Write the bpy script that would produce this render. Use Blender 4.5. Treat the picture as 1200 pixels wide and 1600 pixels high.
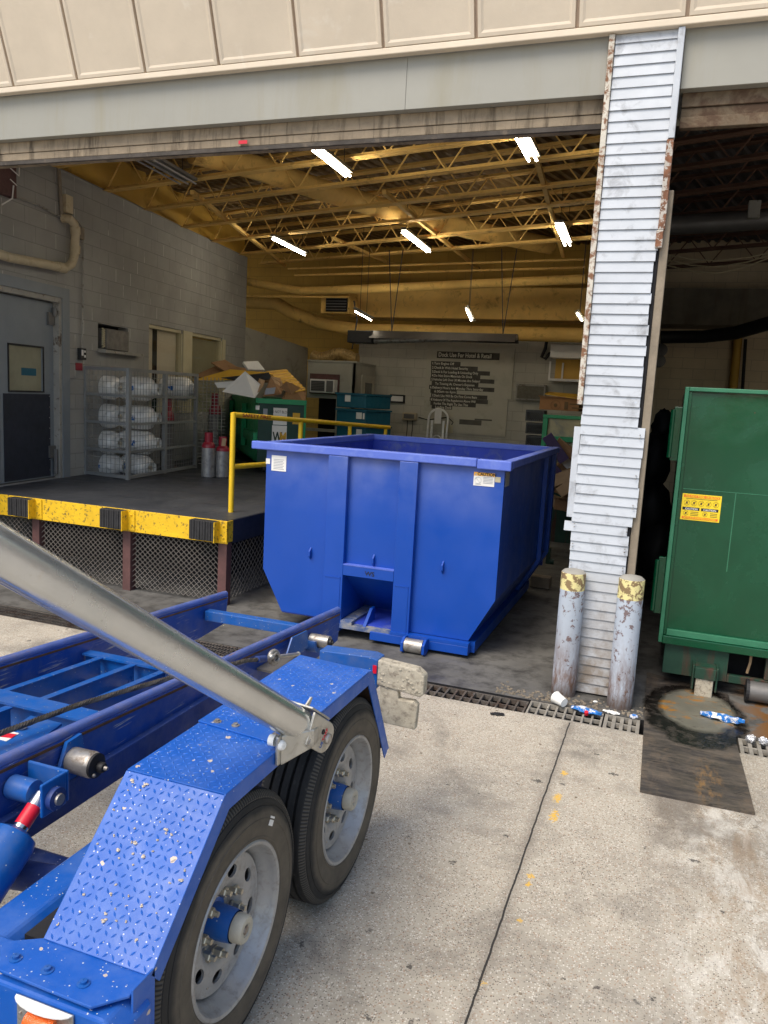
import bpy, math, random
from mathutils import Vector, Matrix
random.seed(7)
S = bpy.context.scene
for o in list(bpy.data.objects): bpy.data.objects.remove(o)
# ---------------------------------------------------------------- camera, sky, sun, exposure
PITCH, ROLL, YAW = math.radians(8.415), math.radians(-3.091), math.radians(-19.841)
FPX, CAMZ = 1232.0, 2.0
cp, sp, cr, sr, cy, sy = math.cos(PITCH), math.sin(PITCH), math.cos(ROLL), math.sin(ROLL), math.cos(YAW), math.sin(YAW)
FWD = Vector((sy*cp, cy*cp, -sp)); R0 = Vector((cy, -sy, 0)); D0 = FWD.cross(R0)
RIGHT = R0*cr + D0*sr; DOWN = D0*cr - R0*sr
cam = bpy.data.cameras.new("camera"); cam.sensor_fit = 'VERTICAL'; cam.sensor_height = 36
cam.lens = 36*FPX/1600; cam.clip_start = 0.05; cam.clip_end = 400
co = bpy.data.objects.new("camera", cam); S.collection.objects.link(co)
co.matrix_world = Matrix(((RIGHT.x, -DOWN.x, -FWD.x, 0), (RIGHT.y, -DOWN.y, -FWD.y, 0), (RIGHT.z, -DOWN.z, -FWD.z, CAMZ), (0, 0, 0, 1)))
S.camera = co
S.render.resolution_x, S.render.resolution_y = 768, 1024
SUN_EL, SUN_AZ = math.radians(54), math.radians(204)     # azimuth of the sun measured from +Y clockwise
w = bpy.data.worlds.new("World"); S.world = w; w.use_nodes = True
wt = w.node_tree; bg = wt.nodes["Background"]; sky = wt.nodes.new("ShaderNodeTexSky")
sky.sky_type = 'NISHITA'; sky.sun_disc = False; sky.sun_elevation = SUN_EL; sky.sun_rotation = SUN_AZ
sky.air_density = 1.2; sky.dust_density = 2.5; sky.ozone_density = 1.0
wt.links.new(sky.outputs[0], bg.inputs[0]); bg.inputs[1].default_value = 0.125
sl = bpy.data.lights.new("sun", 'SUN'); sl.energy = 1.8; sl.angle = math.radians(32); sl.color = (1, .91, .77)
so = bpy.data.objects.new("sun", sl); S.collection.objects.link(so)
sd = Vector((math.sin(SUN_AZ)*math.cos(SUN_EL), math.cos(SUN_AZ)*math.cos(SUN_EL), math.sin(SUN_EL)))
so.rotation_euler = sd.to_track_quat('Z', 'Y').to_euler()
S.view_settings.view_transform = 'Standard'; S.view_settings.look = 'None'
S.view_settings.exposure = 0.75; S.view_settings.gamma = 1
LAMP = 36.0
try:
    S.cycles.max_bounces = 12; S.cycles.diffuse_bounces = 8
except Exception: pass

# ---------------------------------------------------------------- measuring helpers (a pixel of the 1200x1600 photograph -> a point on a real plane)
C0 = Vector((0, 0, CAMZ))
def ray(u, v): return RIGHT*((u-600)/FPX) + DOWN*((v-800)/FPX) + FWD
def az(u, v, z=0.0): d = ray(u, v); return C0 + d*((z-CAMZ)/d.z)
def ay(u, v, y): d = ray(u, v); return C0 + d*(y/d.y)
def ax(u, v, x): d = ray(u, v); return C0 + d*(x/d.x)
def ap(u, v, p0, n): d = ray(u, v); return C0 + d*((Vector(p0)-C0).dot(n)/d.dot(n))

# ---------------------------------------------------------------- mesh builder
class MB:
    def __init__(s): s.v = []; s.f = []
    def add(s, vs, fs):
        b = len(s.v); s.v += [Vector(p) for p in vs]; s.f += [tuple(i+b for i in f) for f in fs]; return s
    def box(s, x0, y0, z0, x1, y1, z1):
        return s.add([(x0,y0,z0),(x1,y0,z0),(x1,y1,z0),(x0,y1,z0),(x0,y0,z1),(x1,y0,z1),(x1,y1,z1),(x0,y1,z1)],
                     [(3,2,1,0),(4,5,6,7),(0,1,5,4),(1,2,6,5),(2,3,7,6),(3,0,4,7)])
    def ob(s, c, a, b, d):
        c = Vector(c); a = Vector(a); b = Vector(b); d = Vector(d)
        if a.cross(b).dot(d) < 0: a = -a
        P = [c-a-b-d, c+a-b-d, c+a+b-d, c-a+b-d, c-a-b+d, c+a-b+d, c+a+b+d, c-a+b+d]
        return s.add(P, [(3,2,1,0),(4,5,6,7),(0,1,5,4),(1,2,6,5),(2,3,7,6),(3,0,4,7)])
    def bar(s, p, q, wd, ht, up=(0,0,1)):
        p = Vector(p); q = Vector(q); d = q-p; L = d.length
        if L < 1e-6: return s
        d = d/L; up = Vector(up); sd = d.cross(up)
        if sd.length < 1e-4: sd = d.cross(Vector((1,0,0)))
        sd.normalize(); u2 = sd.cross(d)
        return s.ob((p+q)/2, d*(L/2), sd*(wd/2), u2*(ht/2))
    def tube(s, pts, r, n=10, caps=True, sq=1.0):
        pts = [Vector(p) for p in pts]; rs = r if isinstance(r, (list, tuple)) else [r]*len(pts)
        b = len(s.v); up = None
        for i, p in enumerate(pts):
            t = (pts[min(i+1, len(pts)-1)] - pts[max(i-1, 0)]).normalized()
            if up is None:
                up = Vector((0,0,1)) if abs(t.z) < .9 else Vector((1,0,0))
            a = t.cross(up).normalized(); c = a.cross(t); up = c
            for k in range(n):
                th = 2*math.pi*k/n; s.v.append(p + a*math.cos(th)*rs[i] + c*math.sin(th)*rs[i]*sq)
        for i in range(len(pts)-1):
            for k in range(n):
                k2 = (k+1) % n; s.f.append((b+i*n+k, b+(i+1)*n+k, b+(i+1)*n+k2, b+i*n+k2))
        if caps:
            s.f.append(tuple(b+k for k in range(n))); s.f.append(tuple(b+(len(pts)-1)*n+k for k in reversed(range(n))))
        return s
    def lathe(s, prof, o, axis, n=32, ref=None):
        o = Vector(o); axis = Vector(axis).normalized()
        ref = Vector(ref) if ref else (Vector((0,0,1)) if abs(axis.z) < .9 else Vector((1,0,0)))
        a = axis.cross(ref).normalized(); c = axis.cross(a); b = len(s.v)
        for (r, h) in prof:
            for k in range(n):
                th = 2*math.pi*k/n; s.v.append(o + axis*h + (a*math.cos(th) + c*math.sin(th))*max(r, 1e-4))
        for i in range(len(prof)-1):
            for k in range(n):
                k2 = (k+1) % n; s.f.append((b+i*n+k, b+i*n+k2, b+(i+1)*n+k2, b+(i+1)*n+k))
        return s
    def prism(s, poly, ext):
        n = len(poly); P = [Vector(p) for p in poly]; e = Vector(ext)
        return s.add(P + [p+e for p in P], [tuple(range(n)), tuple(reversed(range(n, 2*n)))] + [(i, i+n, (i+1) % n+n, (i+1) % n) for i in range(n)])
    def quad(s, a, b, c, d): return s.add([a, b, c, d], [(0,1,2,3)])
    def ball(s, c, r, n=10, sc=(1,1,1)):
        prof = []; c = Vector(c); b = len(s.v)
        for i in range(n+1):
            ph = math.pi*i/n
            for k in range(n*2):
                th = math.pi*k/n; s.v.append(c + Vector((math.sin(ph)*math.cos(th)*r*sc[0], math.sin(ph)*math.sin(th)*r*sc[1], -math.cos(ph)*r*sc[2])))
        for i in range(n):
            for k in range(2*n):
                k2 = (k+1) % (2*n); s.f.append((b+i*2*n+k, b+i*2*n+k2, b+(i+1)*2*n+k2, b+(i+1)*2*n+k))
        return s
    def build(s, name, m, parent=None, label=None, cat=None, group=None, kind=None, bevel=0, smooth=None, origin=None, recalc=False):
        if origin is None:
            if parent is not None: origin = worldloc(parent)
            else:
                xs = [p.x for p in s.v]; ys = [p.y for p in s.v]; zs = [p.z for p in s.v]
                origin = Vector(((min(xs)+max(xs))/2, (min(ys)+max(ys))/2, min(zs)))
        me = bpy.data.meshes.new(name); me.from_pydata([tuple(p-origin) for p in s.v], [], s.f); me.update()
        if recalc:
            import bmesh
            bm = bmesh.new(); bm.from_mesh(me); bmesh.ops.remove_doubles(bm, verts=bm.verts, dist=1e-5); bmesh.ops.recalc_face_normals(bm, faces=bm.faces); bm.to_mesh(me); bm.free()
        me.materials.append(m)
        if smooth is not None:
            me.shade_smooth(); me.set_sharp_from_angle(angle=math.radians(smooth))
        o = bpy.data.objects.new(name, me); S.collection.objects.link(o)
        if parent is not None:
            o.parent = parent; o.location = origin - worldloc(parent)
        else: o.location = origin
        if bevel:
            md = o.modifiers.new("bevel", 'BEVEL'); md.width = bevel; md.segments = 2; md.limit_method = 'ANGLE'; md.angle_limit = math.radians(40)
        setp(o, label, cat, group, kind); return o
def worldloc(o):
    l = Vector(o.location)
    while o.parent: o = o.parent; l = l + o.location
    return l
def setp(o, label=None, cat=None, group=None, kind=None):
    if label: o['label'] = label
    if cat: o['category'] = cat
    if group: o['group'] = group
    if kind: o['kind'] = kind
def thing(name, label, cat, loc=(0,0,0), group=None, kind=None):
    o = bpy.data.objects.new(name, None); S.collection.objects.link(o); o.location = loc; o.empty_display_size = .1
    setp(o, label, cat, group, kind); return o
def text(body, p, right, up, size, m, parent, name='lettering', depth=0.0006, align='LEFT', sx=1.0, tilt=0, bold=0):
    cu = bpy.data.curves.new(name, 'FONT'); cu.body = body; cu.size = size; cu.extrude = depth; cu.align_x = align
    cu.resolution_u = 3; cu.offset = bold*size
    to = bpy.data.objects.new(name, cu); S.collection.objects.link(to)
    bpy.context.view_layer.update()
    me = bpy.data.meshes.new_from_object(to); bpy.data.objects.remove(to); bpy.data.curves.remove(cu)
    right = Vector(right).normalized(); up = Vector(up).normalized(); n = right.cross(up)
    o0 = worldloc(parent); p = Vector(p)
    for v in me.vertices:
        v.co = p + right*(v.co.x*sx) + up*v.co.y + n*v.co.z - o0
    me.materials.clear(); me.materials.append(m); me.name = name
    o = bpy.data.objects.new(name, me); S.collection.objects.link(o); o.parent = parent
    return o
def copy_tree(o, parent=None):
    c = o.copy(); S.collection.objects.link(c); c.parent = parent
    for ch in [x for x in bpy.data.objects if x.parent == o]: copy_tree(ch, c)
    return c

# ---------------------------------------------------------------- materials
class NT:
    def __init__(s, name):
        s.m = bpy.data.materials.new(name); s.m.use_nodes = True; s.t = s.m.node_tree; s.b = s.t.nodes["Principled BSDF"]
    def n(s, typ, ins=None, **at):
        nd = s.t.nodes.new(typ)
        for k, v in at.items(): setattr(nd, k, v)
        for k, v in (ins or {}).items(): s.set(nd.inputs[k], v)
        return nd
    def set(s, sock, v):
        if isinstance(v, bpy.types.NodeSocket): s.t.links.new(v, sock)
        elif isinstance(v, (int, float)) and sock.type == 'RGBA': sock.default_value = (v, v, v, 1)
        elif isinstance(v, tuple) and len(v) == 3 and sock.type == 'RGBA': sock.default_value = (*v, 1)
        else: sock.default_value = v
    def pos(s): return s.n("ShaderNodeNewGeometry").outputs["Position"]
    def xyz(s, v): return s.n("ShaderNodeSeparateXYZ", {0: v}).outputs
    def comb(s, x, y, z): return s.n("ShaderNodeCombineXYZ", {0: x, 1: y, 2: z}).outputs[0]
    def math(s, op, a, b=0.0, c=0.0, clamp=False):
        return s.n("ShaderNodeMath", {0: a, 1: b, 2: c}, operation=op, use_clamp=clamp).outputs[0]
    def vmul(s, v, k): return s.n("ShaderNodeVectorMath", {0: v, 1: k}, operation='MULTIPLY').outputs[0]
    def noise(s, v, sc, det=4, rough=.55, dist=0): return s.n("ShaderNodeTexNoise", {"Vector": v, "Scale": sc, "Detail": det, "Roughness": rough, "Distortion": dist}).outputs[0]
    def vor(s, v, sc, feat='F1', out=0, rnd=1.0): return s.n("ShaderNodeTexVoronoi", {"Vector": v, "Scale": sc, "Randomness": rnd}, feature=feat).outputs[out]
    def ramp(s, f, a, b, lo=0.0, hi=1.0): return s.n("ShaderNodeMapRange", {0: f, 1: a, 2: b, 3: lo, 4: hi}).outputs[0]
    def mix(s, f, a, b, mode='MIX'):
        nd = s.n("ShaderNodeMix", data_type='RGBA', blend_type=mode); s.set(nd.inputs[0], f); s.set(nd.inputs[6], a); s.set(nd.inputs[7], b); return nd.outputs[2]
    def bump(s, h, st=.3, dist=.01, nrm=None):
        i = {"Height": h, "Strength": st, "Distance": dist}
        if nrm is not None: i["Normal"] = nrm
        return s.n("ShaderNodeBump", i).outputs[0]
    def out(s, col=None, rough=None, metal=None, nrm=None, **k):
        if col is not None: s.set(s.b.inputs["Base Color"], col)
        if rough is not None: s.set(s.b.inputs["Roughness"], rough)
        if metal is not None: s.set(s.b.inputs["Metallic"], metal)
        if nrm is not None: s.set(s.b.inputs["Normal"], nrm)
        for kk, v in k.items(): s.set(s.b.inputs[kk.replace('_', ' ')], v)
        return s.m
def c3(h):   # sRGB 0..255 -> linear
    return tuple(((x/255+.055)/1.055)**2.4 if x > 10 else x/255/12.92 for x in h)
def simple(name, col, rough=.6, metal=0.0, var=.25, vs=3.0, stain=None, ss=4.0, st=(.55,.7), streak=False, bs=60.0, bstr=.08, spec=None, coat=0.0, extra=None):
    t = NT(name); p = t.pos()
    a = t.noise(p, vs, 6, .6); f = t.ramp(a, .25, .75, 1-var, 1+var)
    dark = t.n("ShaderNodeVectorMath", {0: tuple(col), 3: f}, operation='SCALE').outputs[0]
    col_ = dark; rg = t.ramp(t.noise(p, vs*2.7, 4), .3, .7, max(rough-.1, .03), min(rough+.12, 1))
    if stain:
        pv = t.vmul(p, (1, 1, .12)) if streak else p
        s_ = t.ramp(t.noise(pv, ss, 7, .68, .4), st[0], st[1]); col_ = t.mix(s_, dark, stain)
        rg = t.math('ADD', rg, t.math('MULTIPLY', s_, .25), clamp=True)
    if extra: col_ = extra(t, p, col_)
    nb = t.bump(t.noise(p, bs, 5, .6), bstr, .01)
    m = t.out(col_, rg, metal, nb)
    if coat: t.b.inputs["Coat Weight"].default_value = coat; t.b.inputs["Coat Roughness"].default_value = .12
    return m
def emis(name, col, st):
    t = NT(name); t.out((.9,.9,.9), .4); t.b.inputs["Emission Color"].default_value = (*col, 1); t.b.inputs["Emission Strength"].default_value = st; return t.m
RUST = (.13, .045, .018)
def flakes(col, sc, lo, hi, det=8):
    return lambda t, p, c: t.mix(t.ramp(t.noise(p, sc, det, .7, .2), lo, hi), c, col)
def wear(t, p, c, scr, k=.35):     # long faint scratches, drips and a few rust chips
    a = t.ramp(t.noise(t.vmul(p, (1.1, 1.1, 34)), 2.7, 6, .85), .69, .72, 0, k); c = t.mix(a, c, scr)
    b = t.math('MULTIPLY', t.ramp(t.noise(t.vmul(p, (22, 22, .8)), 1.6, 6, .75), .64, .72, 0, k), t.ramp(t.noise(p, 1.7, 3), .45, .6)); c = t.mix(b, c, tuple(x*.35 for x in scr))
    r = t.ramp(t.noise(p, 38, 5, .6), .745, .755, 0, .8); return t.mix(r, c, (.10,.05,.03))
def splats(t, p, c):      # dried grit and cement splashes on the wet-look blue steel
    v = t.n("ShaderNodeTexVoronoi", {"Vector": t.n("ShaderNodeVectorMath", {0: p, 1: t.vmul(t.n("ShaderNodeTexNoise", {"Vector": p, "Scale": 90.0}).outputs[1], (.012,.012,.012))}, operation='ADD').outputs[0], "Scale": 24.0})
    keep = t.ramp(t.xyz(v.outputs[1])[0], .55, .57)
    sz = t.ramp(t.xyz(v.outputs[1])[1], 0, 1, .02, .24)
    sp = t.math('MULTIPLY', keep, t.math('LESS_THAN', v.outputs[0], sz))
    c = t.mix(sp, c, (.55,.45,.36))
    v2 = t.n("ShaderNodeTexVoronoi", {"Vector": p, "Scale": 95.0})
    k2 = t.math('MULTIPLY', t.math('GREATER_THAN', t.math('ADD', t.xyz(v2.outputs[1])[0], t.ramp(t.noise(p, 5, 4), .35, .65, -.3, .3)), .66), t.math('LESS_THAN', v2.outputs[0], t.ramp(t.xyz(v2.outputs[1])[1], 0, 1, .05, .24)))
    c = t.mix(t.math('MULTIPLY', t.ramp(t.noise(p, 7, 6, .7), .45, .75), .25), c, (.2,.3,.55))
    return t.mix(k2, c, (.50,.52,.56))
def dust(t, p, c):
    v2 = t.n("ShaderNodeTexVoronoi", {"Vector": p, "Scale": 70.0})
    k2 = t.math('MULTIPLY', t.math('GREATER_THAN', t.xyz(v2.outputs[1])[0], .8), t.math('LESS_THAN', v2.outputs[0], .16))
    c = t.mix(k2, c, (.4,.42,.46))
    g = t.math('MULTIPLY', t.ramp(t.noise(p, 9, 7, .7), .45, .75), .35)
    return t.mix(g, c, (.16,.17,.2))
def scuff(t, p, c):
    v = t.noise(t.vmul(p, (6, 2, 60)), 1.6, 5, .75); k = t.ramp(v, .57, .62)
    k = t.math('MULTIPLY', k, t.ramp(t.noise(p, 5, 3), .45, .6))
    return dust(t, p, t.mix(k, c, (.42,.42,.4)))
M = {}
M['fascia'] = simple("fascia_paint", (.65,.56,.44), .6, var=.08, vs=2.5, stain=(.73,.67,.57), ss=3.2, st=(.6,.8), bs=25, bstr=.15)
M['fascia_line'] = simple("fascia_rib", (.52,.41,.32), .6, var=.12)
M['beam'] = simple("beam_paint", (.29,.285,.25), .5, var=.07, vs=1.2, stain=(.26,.24,.17), ss=2.0, st=(.5,.8), streak=True, bs=8, bstr=.1)
M['header'] = simple("header_grime", (.27,.215,.15), .85, var=.3, vs=5, stain=(.09,.07,.05), ss=12, st=(.5,.68), streak=True, bs=40, bstr=.4)
M['header_dark'] = simple("header_angle_grime", (.06,.05,.042), .8, var=.4, vs=6, stain=(.16,.13,.1), ss=7, st=(.55,.7), bs=50, bstr=.4)
M['siding'] = simple("siding_paint", (.47,.505,.555), .5, var=.08, vs=5, stain=(.25,.26,.28), ss=7, st=(.54,.74), bs=35, bstr=.1,
    extra=lambda t, p, c: t.mix(t.math('MULTIPLY', t.ramp(t.xyz(p)[2], .95, .05), t.ramp(t.noise(p, 8, 6, .7), .25, .6)), c, (.20,.155,.11)))
M['rust_trim'] = simple("rusted_trim", (.55,.52,.45), .7, var=.15, stain=(.20,.10,.055), ss=20, st=(.47,.58), bs=80, bstr=.4)
M['rust_heavy'] = simple("heavy_rust", (.17,.075,.04), .85, var=.5, vs=14, stain=(.45,.42,.38), ss=22, st=(.5,.56), bs=80, bstr=.5)
M['wood'] = simple("weathered_wood", (.24,.2,.15), .85, var=.3, vs=6, bs=50, bstr=.4)
M['yellow_steel'] = simple("yellow_ceiling_paint", (.76,.49,.14), .8, var=.2, vs=2.5, stain=(.22,.12,.03), ss=5, st=(.55,.75))
M['yellow_wall'] = simple("yellow_wall_paint", (.6,.36,.06), .65, var=.15, vs=1.5, stain=(.2,.11,.03), ss=2, st=(.6,.8))
M['brown_steel'] = simple("brown_joist_paint", (.17,.09,.06), .7, var=.3)
M['galv_dark'] = simple("dull_galvanised", (.16,.155,.15), .5, .4, var=.2)
M['ylw'] = simple("safety_yellow", (.78,.5,.012), .45, var=.08, vs=6, stain=(.3,.16,.02), ss=14, st=(.64,.72))
M['ylw_worn'] = simple("worn_safety_yellow", (.78,.48,.01), .55, var=.15, vs=6, stain=(.13,.09,.03), ss=32, st=(.55,.64), bs=50, bstr=.3)
M['rubber'] = simple("rubber", (.018,.018,.02), .75, var=.4, vs=12, bs=60, bstr=.4)
M['dock_deck'] = None
M['maroon'] = simple("maroon_steel", (.1,.045,.042), .7, var=.3, vs=8)
M['mesh_steel'] = simple("expanded_metal", (.22,.2,.18), .6, .3, var=.2)
M['cage'] = simple("galvanised_mesh", (.27,.28,.28), .5, .3, var=.2)
M['alu'] = simple("aluminium_cylinder", (.80,.80,.78), .4, .15, var=.15, vs=8, stain=(.25,.25,.25), ss=9, st=(.6,.75))
M['heat'] = simple("dull_heater_steel", (.06,.055,.05), .5, .5, var=.2)
M['bottle'] = simple("scuffed_bottle_steel", (.34,.34,.34), .4, .5, var=.2, vs=12, stain=(.2,.2,.2), ss=14, st=(.5,.65))
M['steel'] = simple("bare_steel", (.40,.385,.36), .42, .7, var=.25, vs=20, stain=(.12,.07,.04), ss=16, st=(.5,.7))
M['red_paint'] = simple("maroon_red_paint", (.28,.015,.03), .4, var=.2)
M['cblue'] = simple("container_blue", (.0005,.056,.36), .38, var=.06, vs=1.5, stain=(.002,.06,.4), ss=1.5, st=(.5,.8), bs=5, bstr=.10,
    extra=lambda t, p, c: t.mix(t.math('MULTIPLY', t.math('MULTIPLY', t.ramp(t.xyz(p)[2], 1.0, 1.5), t.ramp(t.noise(p, 3, 5), .3, .7)), .32), wear(t, p, c, (.12,.18,.42)), (.3,.33,.48)))  # whitish haze of light painted in towards the top, over real wear
M['rimblue'] = simple("faded_rim_blue", (.09,.15,.56), .5, var=.1, vs=4, stain=(.17,.24,.6), ss=6, st=(.5,.8))
M['inblue'] = simple("container_inside_blue", (.02,.05,.4), .55, var=.2, vs=3, stain=(.1,.13,.3), ss=5, st=(.55,.7))
M['tblue'] = simple("trailer_blue", (.004,.088,.36), .36, var=.1, vs=4, extra=dust, bs=30, bstr=.08)
M['tblue_dirty'] = simple("trailer_blue_dusty", (.01,.04,.2), .55, var=.25, vs=5, extra=dust, bs=60, bstr=.15)
M['tblue_scuff'] = simple("trailer_blue_scraped", (.004,.05,.3), .4, var=.12, vs=4, extra=scuff, bs=30, bstr=.08)
M['fender'] = simple("fender_blue_splashed", (.003,.09,.43), .45, var=.06, vs=6, extra=splats, bs=40, bstr=.08, coat=.05)
M['lug'] = simple("highlit_tread_lugs", (.012,.11,.48), .4, var=.2, vs=20, extra=splats, coat=.2)  # fender blue lightened: highlights on the lugs put into the colour
M['raila'] = simple("worn_rail_top", (.10,.16,.46), .38, .25, var=.2, vs=10, stain=(.24,.2,.2), ss=5, st=(.5,.8), extra=lambda t, p, c: t.mix(t.ramp(t.noise(t.vmul(p, (40, 1.5, 40)), 2, 6, .7), .6, .68), c, (.30,.19,.12)))
M['mud'] = simple("dried_mud", (.42,.38,.3), .95, var=.25, vs=25, stain=(.22,.19,.15), ss=35, st=(.5,.65), bs=90, bstr=.3, extra=flakes((.03,.06,.3), 18, .70, .72))
M['fender_under'] = simple("fender_underside", (.09,.045,.025), .9, var=.4, vs=15)
M['cable'] = simple("wire_rope_steel", (.1,.09,.08), .5, .6, var=.3)
M['armalu'] = None
M['cast'] = simple("cast_aluminium", (.5,.49,.45), .38, .75, var=.15, vs=15, stain=(.3,.27,.22), ss=20, st=(.5,.7), bs=120, bstr=.15)
M['rimw'] = simple("silver_wheel", (.36,.36,.36), .42, .4, var=.10, vs=12, stain=(.24,.21,.18), ss=26, st=(.5,.8))
M['cream'] = simple("grease_cap", (.40,.375,.31), .5, var=.2, vs=14)
M['zinc'] = simple("zinc_nut", (.55,.5,.4), .35, .8, var=.2)
M['green'] = simple("compactor_green", (.001,.055,.022), .15, var=.12, vs=1.4, stain=(.004,.075,.032), ss=2, st=(.45,.7), bs=2.2, bstr=.5,
    extra=lambda t, p, c: wear(t, p, c, (.05,.16,.10), .5))
M['green_edge'] = simple("faded_green", (.03,.17,.09), .45, var=.2, vs=8)
M['green_dirty'] = simple("grimy_green", (.008,.045,.026), .6, var=.3, vs=5, stain=(.07,.03,.02), ss=9, st=(.5,.62), streak=True)
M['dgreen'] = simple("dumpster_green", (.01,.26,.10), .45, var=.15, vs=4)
M['dgreen_shaded'] = simple("dumpster_green_shaded", (.003,.04,.028), .5, var=.2, vs=4)  # dumpster green darkened: shade painted into the front panel
M['teal'] = simple("teal_plastic", (.004,.095,.15), .5, var=.12, vs=4)
M['white'] = simple("white_paper", (.72,.71,.68), .7, var=.06)
M['black'] = simple("black_paint", (.012,.012,.014), .6, var=.3)
M['dark'] = simple("recess_shade", (.006,.006,.008), .9, var=.2)  # near-black: shade of recesses and gaps painted as colour
M['card'] = simple("brown_cardboard", (.27,.15,.07), .85, var=.2, vs=9)
M['card2'] = simple("pale_cardboard", (.42,.28,.16), .85, var=.15, vs=9)
M['yellow_board'] = simple("yellow_board", (.62,.36,.03), .6, var=.15)
M['grey_paint'] = simple("grey_shed_paint", (.36,.345,.29), .6, var=.1, vs=2, stain=(.17,.16,.13), ss=3, st=(.55,.8))
M['board'] = simple("grey_sign_board", (.45,.43,.35), .6, var=.08, vs=2, stain=(.37,.35,.28), ss=3, st=(.55,.7))
M['lettering_bg'] = simple("dark_lettering_strip", (.075,.07,.06), .8, var=.4, vs=9)
M['letter'] = simple("faded_white_lettering", (.85,.82,.7), .8, var=.15, vs=20)
M['pvc'] = simple("cream_pipe", (.5,.42,.28), .5, var=.15, vs=6, stain=(.3,.22,.12), ss=8, st=(.55,.75))
M['doorgrey'] = simple("door_grey", (.2,.225,.245), .5, var=.1, vs=2)
M['kick'] = simple("door_kick_plate", (.018,.022,.035), .45, var=.3, vs=4)
M['jamb'] = simple("door_jamb", (.3,.29,.26), .6, var=.2, vs=6, stain=(.1,.07,.05), ss=9, st=(.55,.65))
M['framecream'] = simple("cream_frame", (.5,.45,.3), .6, var=.12)
M['blind'] = simple("cream_blind", (.82,.74,.58), .7, var=.06)
M['blind2'] = simple("green_blind", (.42,.395,.27), .7, var=.1)
M['lightbox'] = simple("lamp_housing", (.16,.15,.12), .5, var=.1)
M['tube_on'] = emis("lit_tube", (1, .9, .72), LAMP)
M['tube_off'] = simple("unlit_tube", (.35,.34,.33), .4, var=.1)
M['tan_wall'] = None
M['orange_lens'] = simple("amber_lens", (.9,.14,.01), .15, var=.15, vs=60, bs=200, bstr=.4, coat=.6)
M['foam'] = simple("foam_cup_white", (.8,.8,.77), .6, var=.04)
M['bluep'] = simple("blue_film", (.02,.16,.5), .3, var=.4, vs=25, stain=(.75,.75,.78), ss=22, st=(.5,.54))
M['redp'] = simple("red_plastic", (.6,.01,.03), .35, var=.1)
M['foil'] = simple("silver_foil", (.7,.7,.72), .25, .8, var=.3, vs=30, bs=60, bstr=1)
M['iron'] = simple("cast_iron_grate", (.13,.115,.1), .7, .3, var=.35, vs=12, stain=(.07,.035,.02), ss=9, st=(.5,.7), bs=80, bstr=.3)
M['iron_pale'] = simple("dusty_grate", (.27,.25,.215), .8, .1, var=.3, vs=12, bs=80, bstr=.3)
M['glassdark'] = simple("dark_glass", (.05,.055,.05), .12, var=.1)
M['sy'] = simple("sticker_yellow", (.85,.62,.02), .4, var=.05)
M['so'] = simple("sticker_orange", (.75,.16,.02), .5, var=.05)
M['sticker_ink'] = simple("sticker_ink", (.12,.07,.02), .6, var=.1)
M['bluegrey_ink'] = simple("grey_ink", (.3,.32,.36), .6, var=.1)
M['wmgold'] = simple("gold_letter", (.65,.36,.02), .5, var=.05)
M['dkgreen_ink'] = simple("dark_green_letter", (.01,.03,.02), .5, var=.1)
M['concrete_curb'] = simple("concrete", (.3,.29,.26), .9, var=.2, vs=6)
def m_cmu(name, col, along, mort, bw=.366, bh=.183, off=0.0, light_v=True):
    t = NT(name); p = t.pos(); u = t.n("ShaderNodeVectorMath", {0: p, 1: along}, operation='DOT_PRODUCT').outputs[1]
    v = t.comb(u, t.math('ADD', t.xyz(p)[2], off), 0.0)
    br = t.n("ShaderNodeTexBrick", {"Vector": v, "Color1": (1,1,1), "Color2": (.9,.9,.9), "Mortar": (0,0,0), "Scale": 1.0, "Mortar Size": .005, "Mortar Smooth": .3, "Brick Width": bw, "Row Height": bh})
    zf = t.math('FRACT', t.math('DIVIDE', t.math('ADD', t.xyz(p)[2], off), bh))
    mid = t.math('MULTIPLY', t.math('GREATER_THAN', zf, .06), t.math('LESS_THAN', zf, .94))
    base = t.n("ShaderNodeVectorMath", {0: tuple(col), 3: t.math('MULTIPLY', t.ramp(t.noise(p, 1.3, 6), .3, .7, .82, 1.15), t.ramp(t.xyz(br.outputs[0])[0], .88, 1, .95, 1.02))}, operation='SCALE').outputs[0]
    fac = br.outputs[1]
    vj = t.math('MULTIPLY', t.math('MULTIPLY', fac, mid), t.ramp(t.noise(p, 2.3, 3), .5, .58))
    hj = t.math('MULTIPLY', fac, .45)
    cc = t.mix(hj, base, tuple(x*.45 for x in col)); cc = t.mix(vj if light_v else 0.0, cc, mort)
    st = t.ramp(t.noise(t.vmul(p, (1, 1, .15)), 2.2, 6, .7), .58, .8, 0, .45); cc = t.mix(st, cc, tuple(x*.5 for x in col))
    nb = t.bump(t.math('SUBTRACT', t.math('MULTIPLY', t.noise(p, 60, 4), .15), fac), .5, .006)
    return t.out(cc, .7, 0.0, nb)
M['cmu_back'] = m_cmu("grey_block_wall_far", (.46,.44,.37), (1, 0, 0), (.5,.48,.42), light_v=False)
M['cmu_yellow'] = m_cmu("yellow_block_wall", (.55,.33,.055), (1, 0, 0), (.4,.25,.06), light_v=False)
M['tan_wall'] = m_cmu("tan_block_wall", (.66,.54,.36), (1, 0, 0), (.3,.24,.17), light_v=False)
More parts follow.
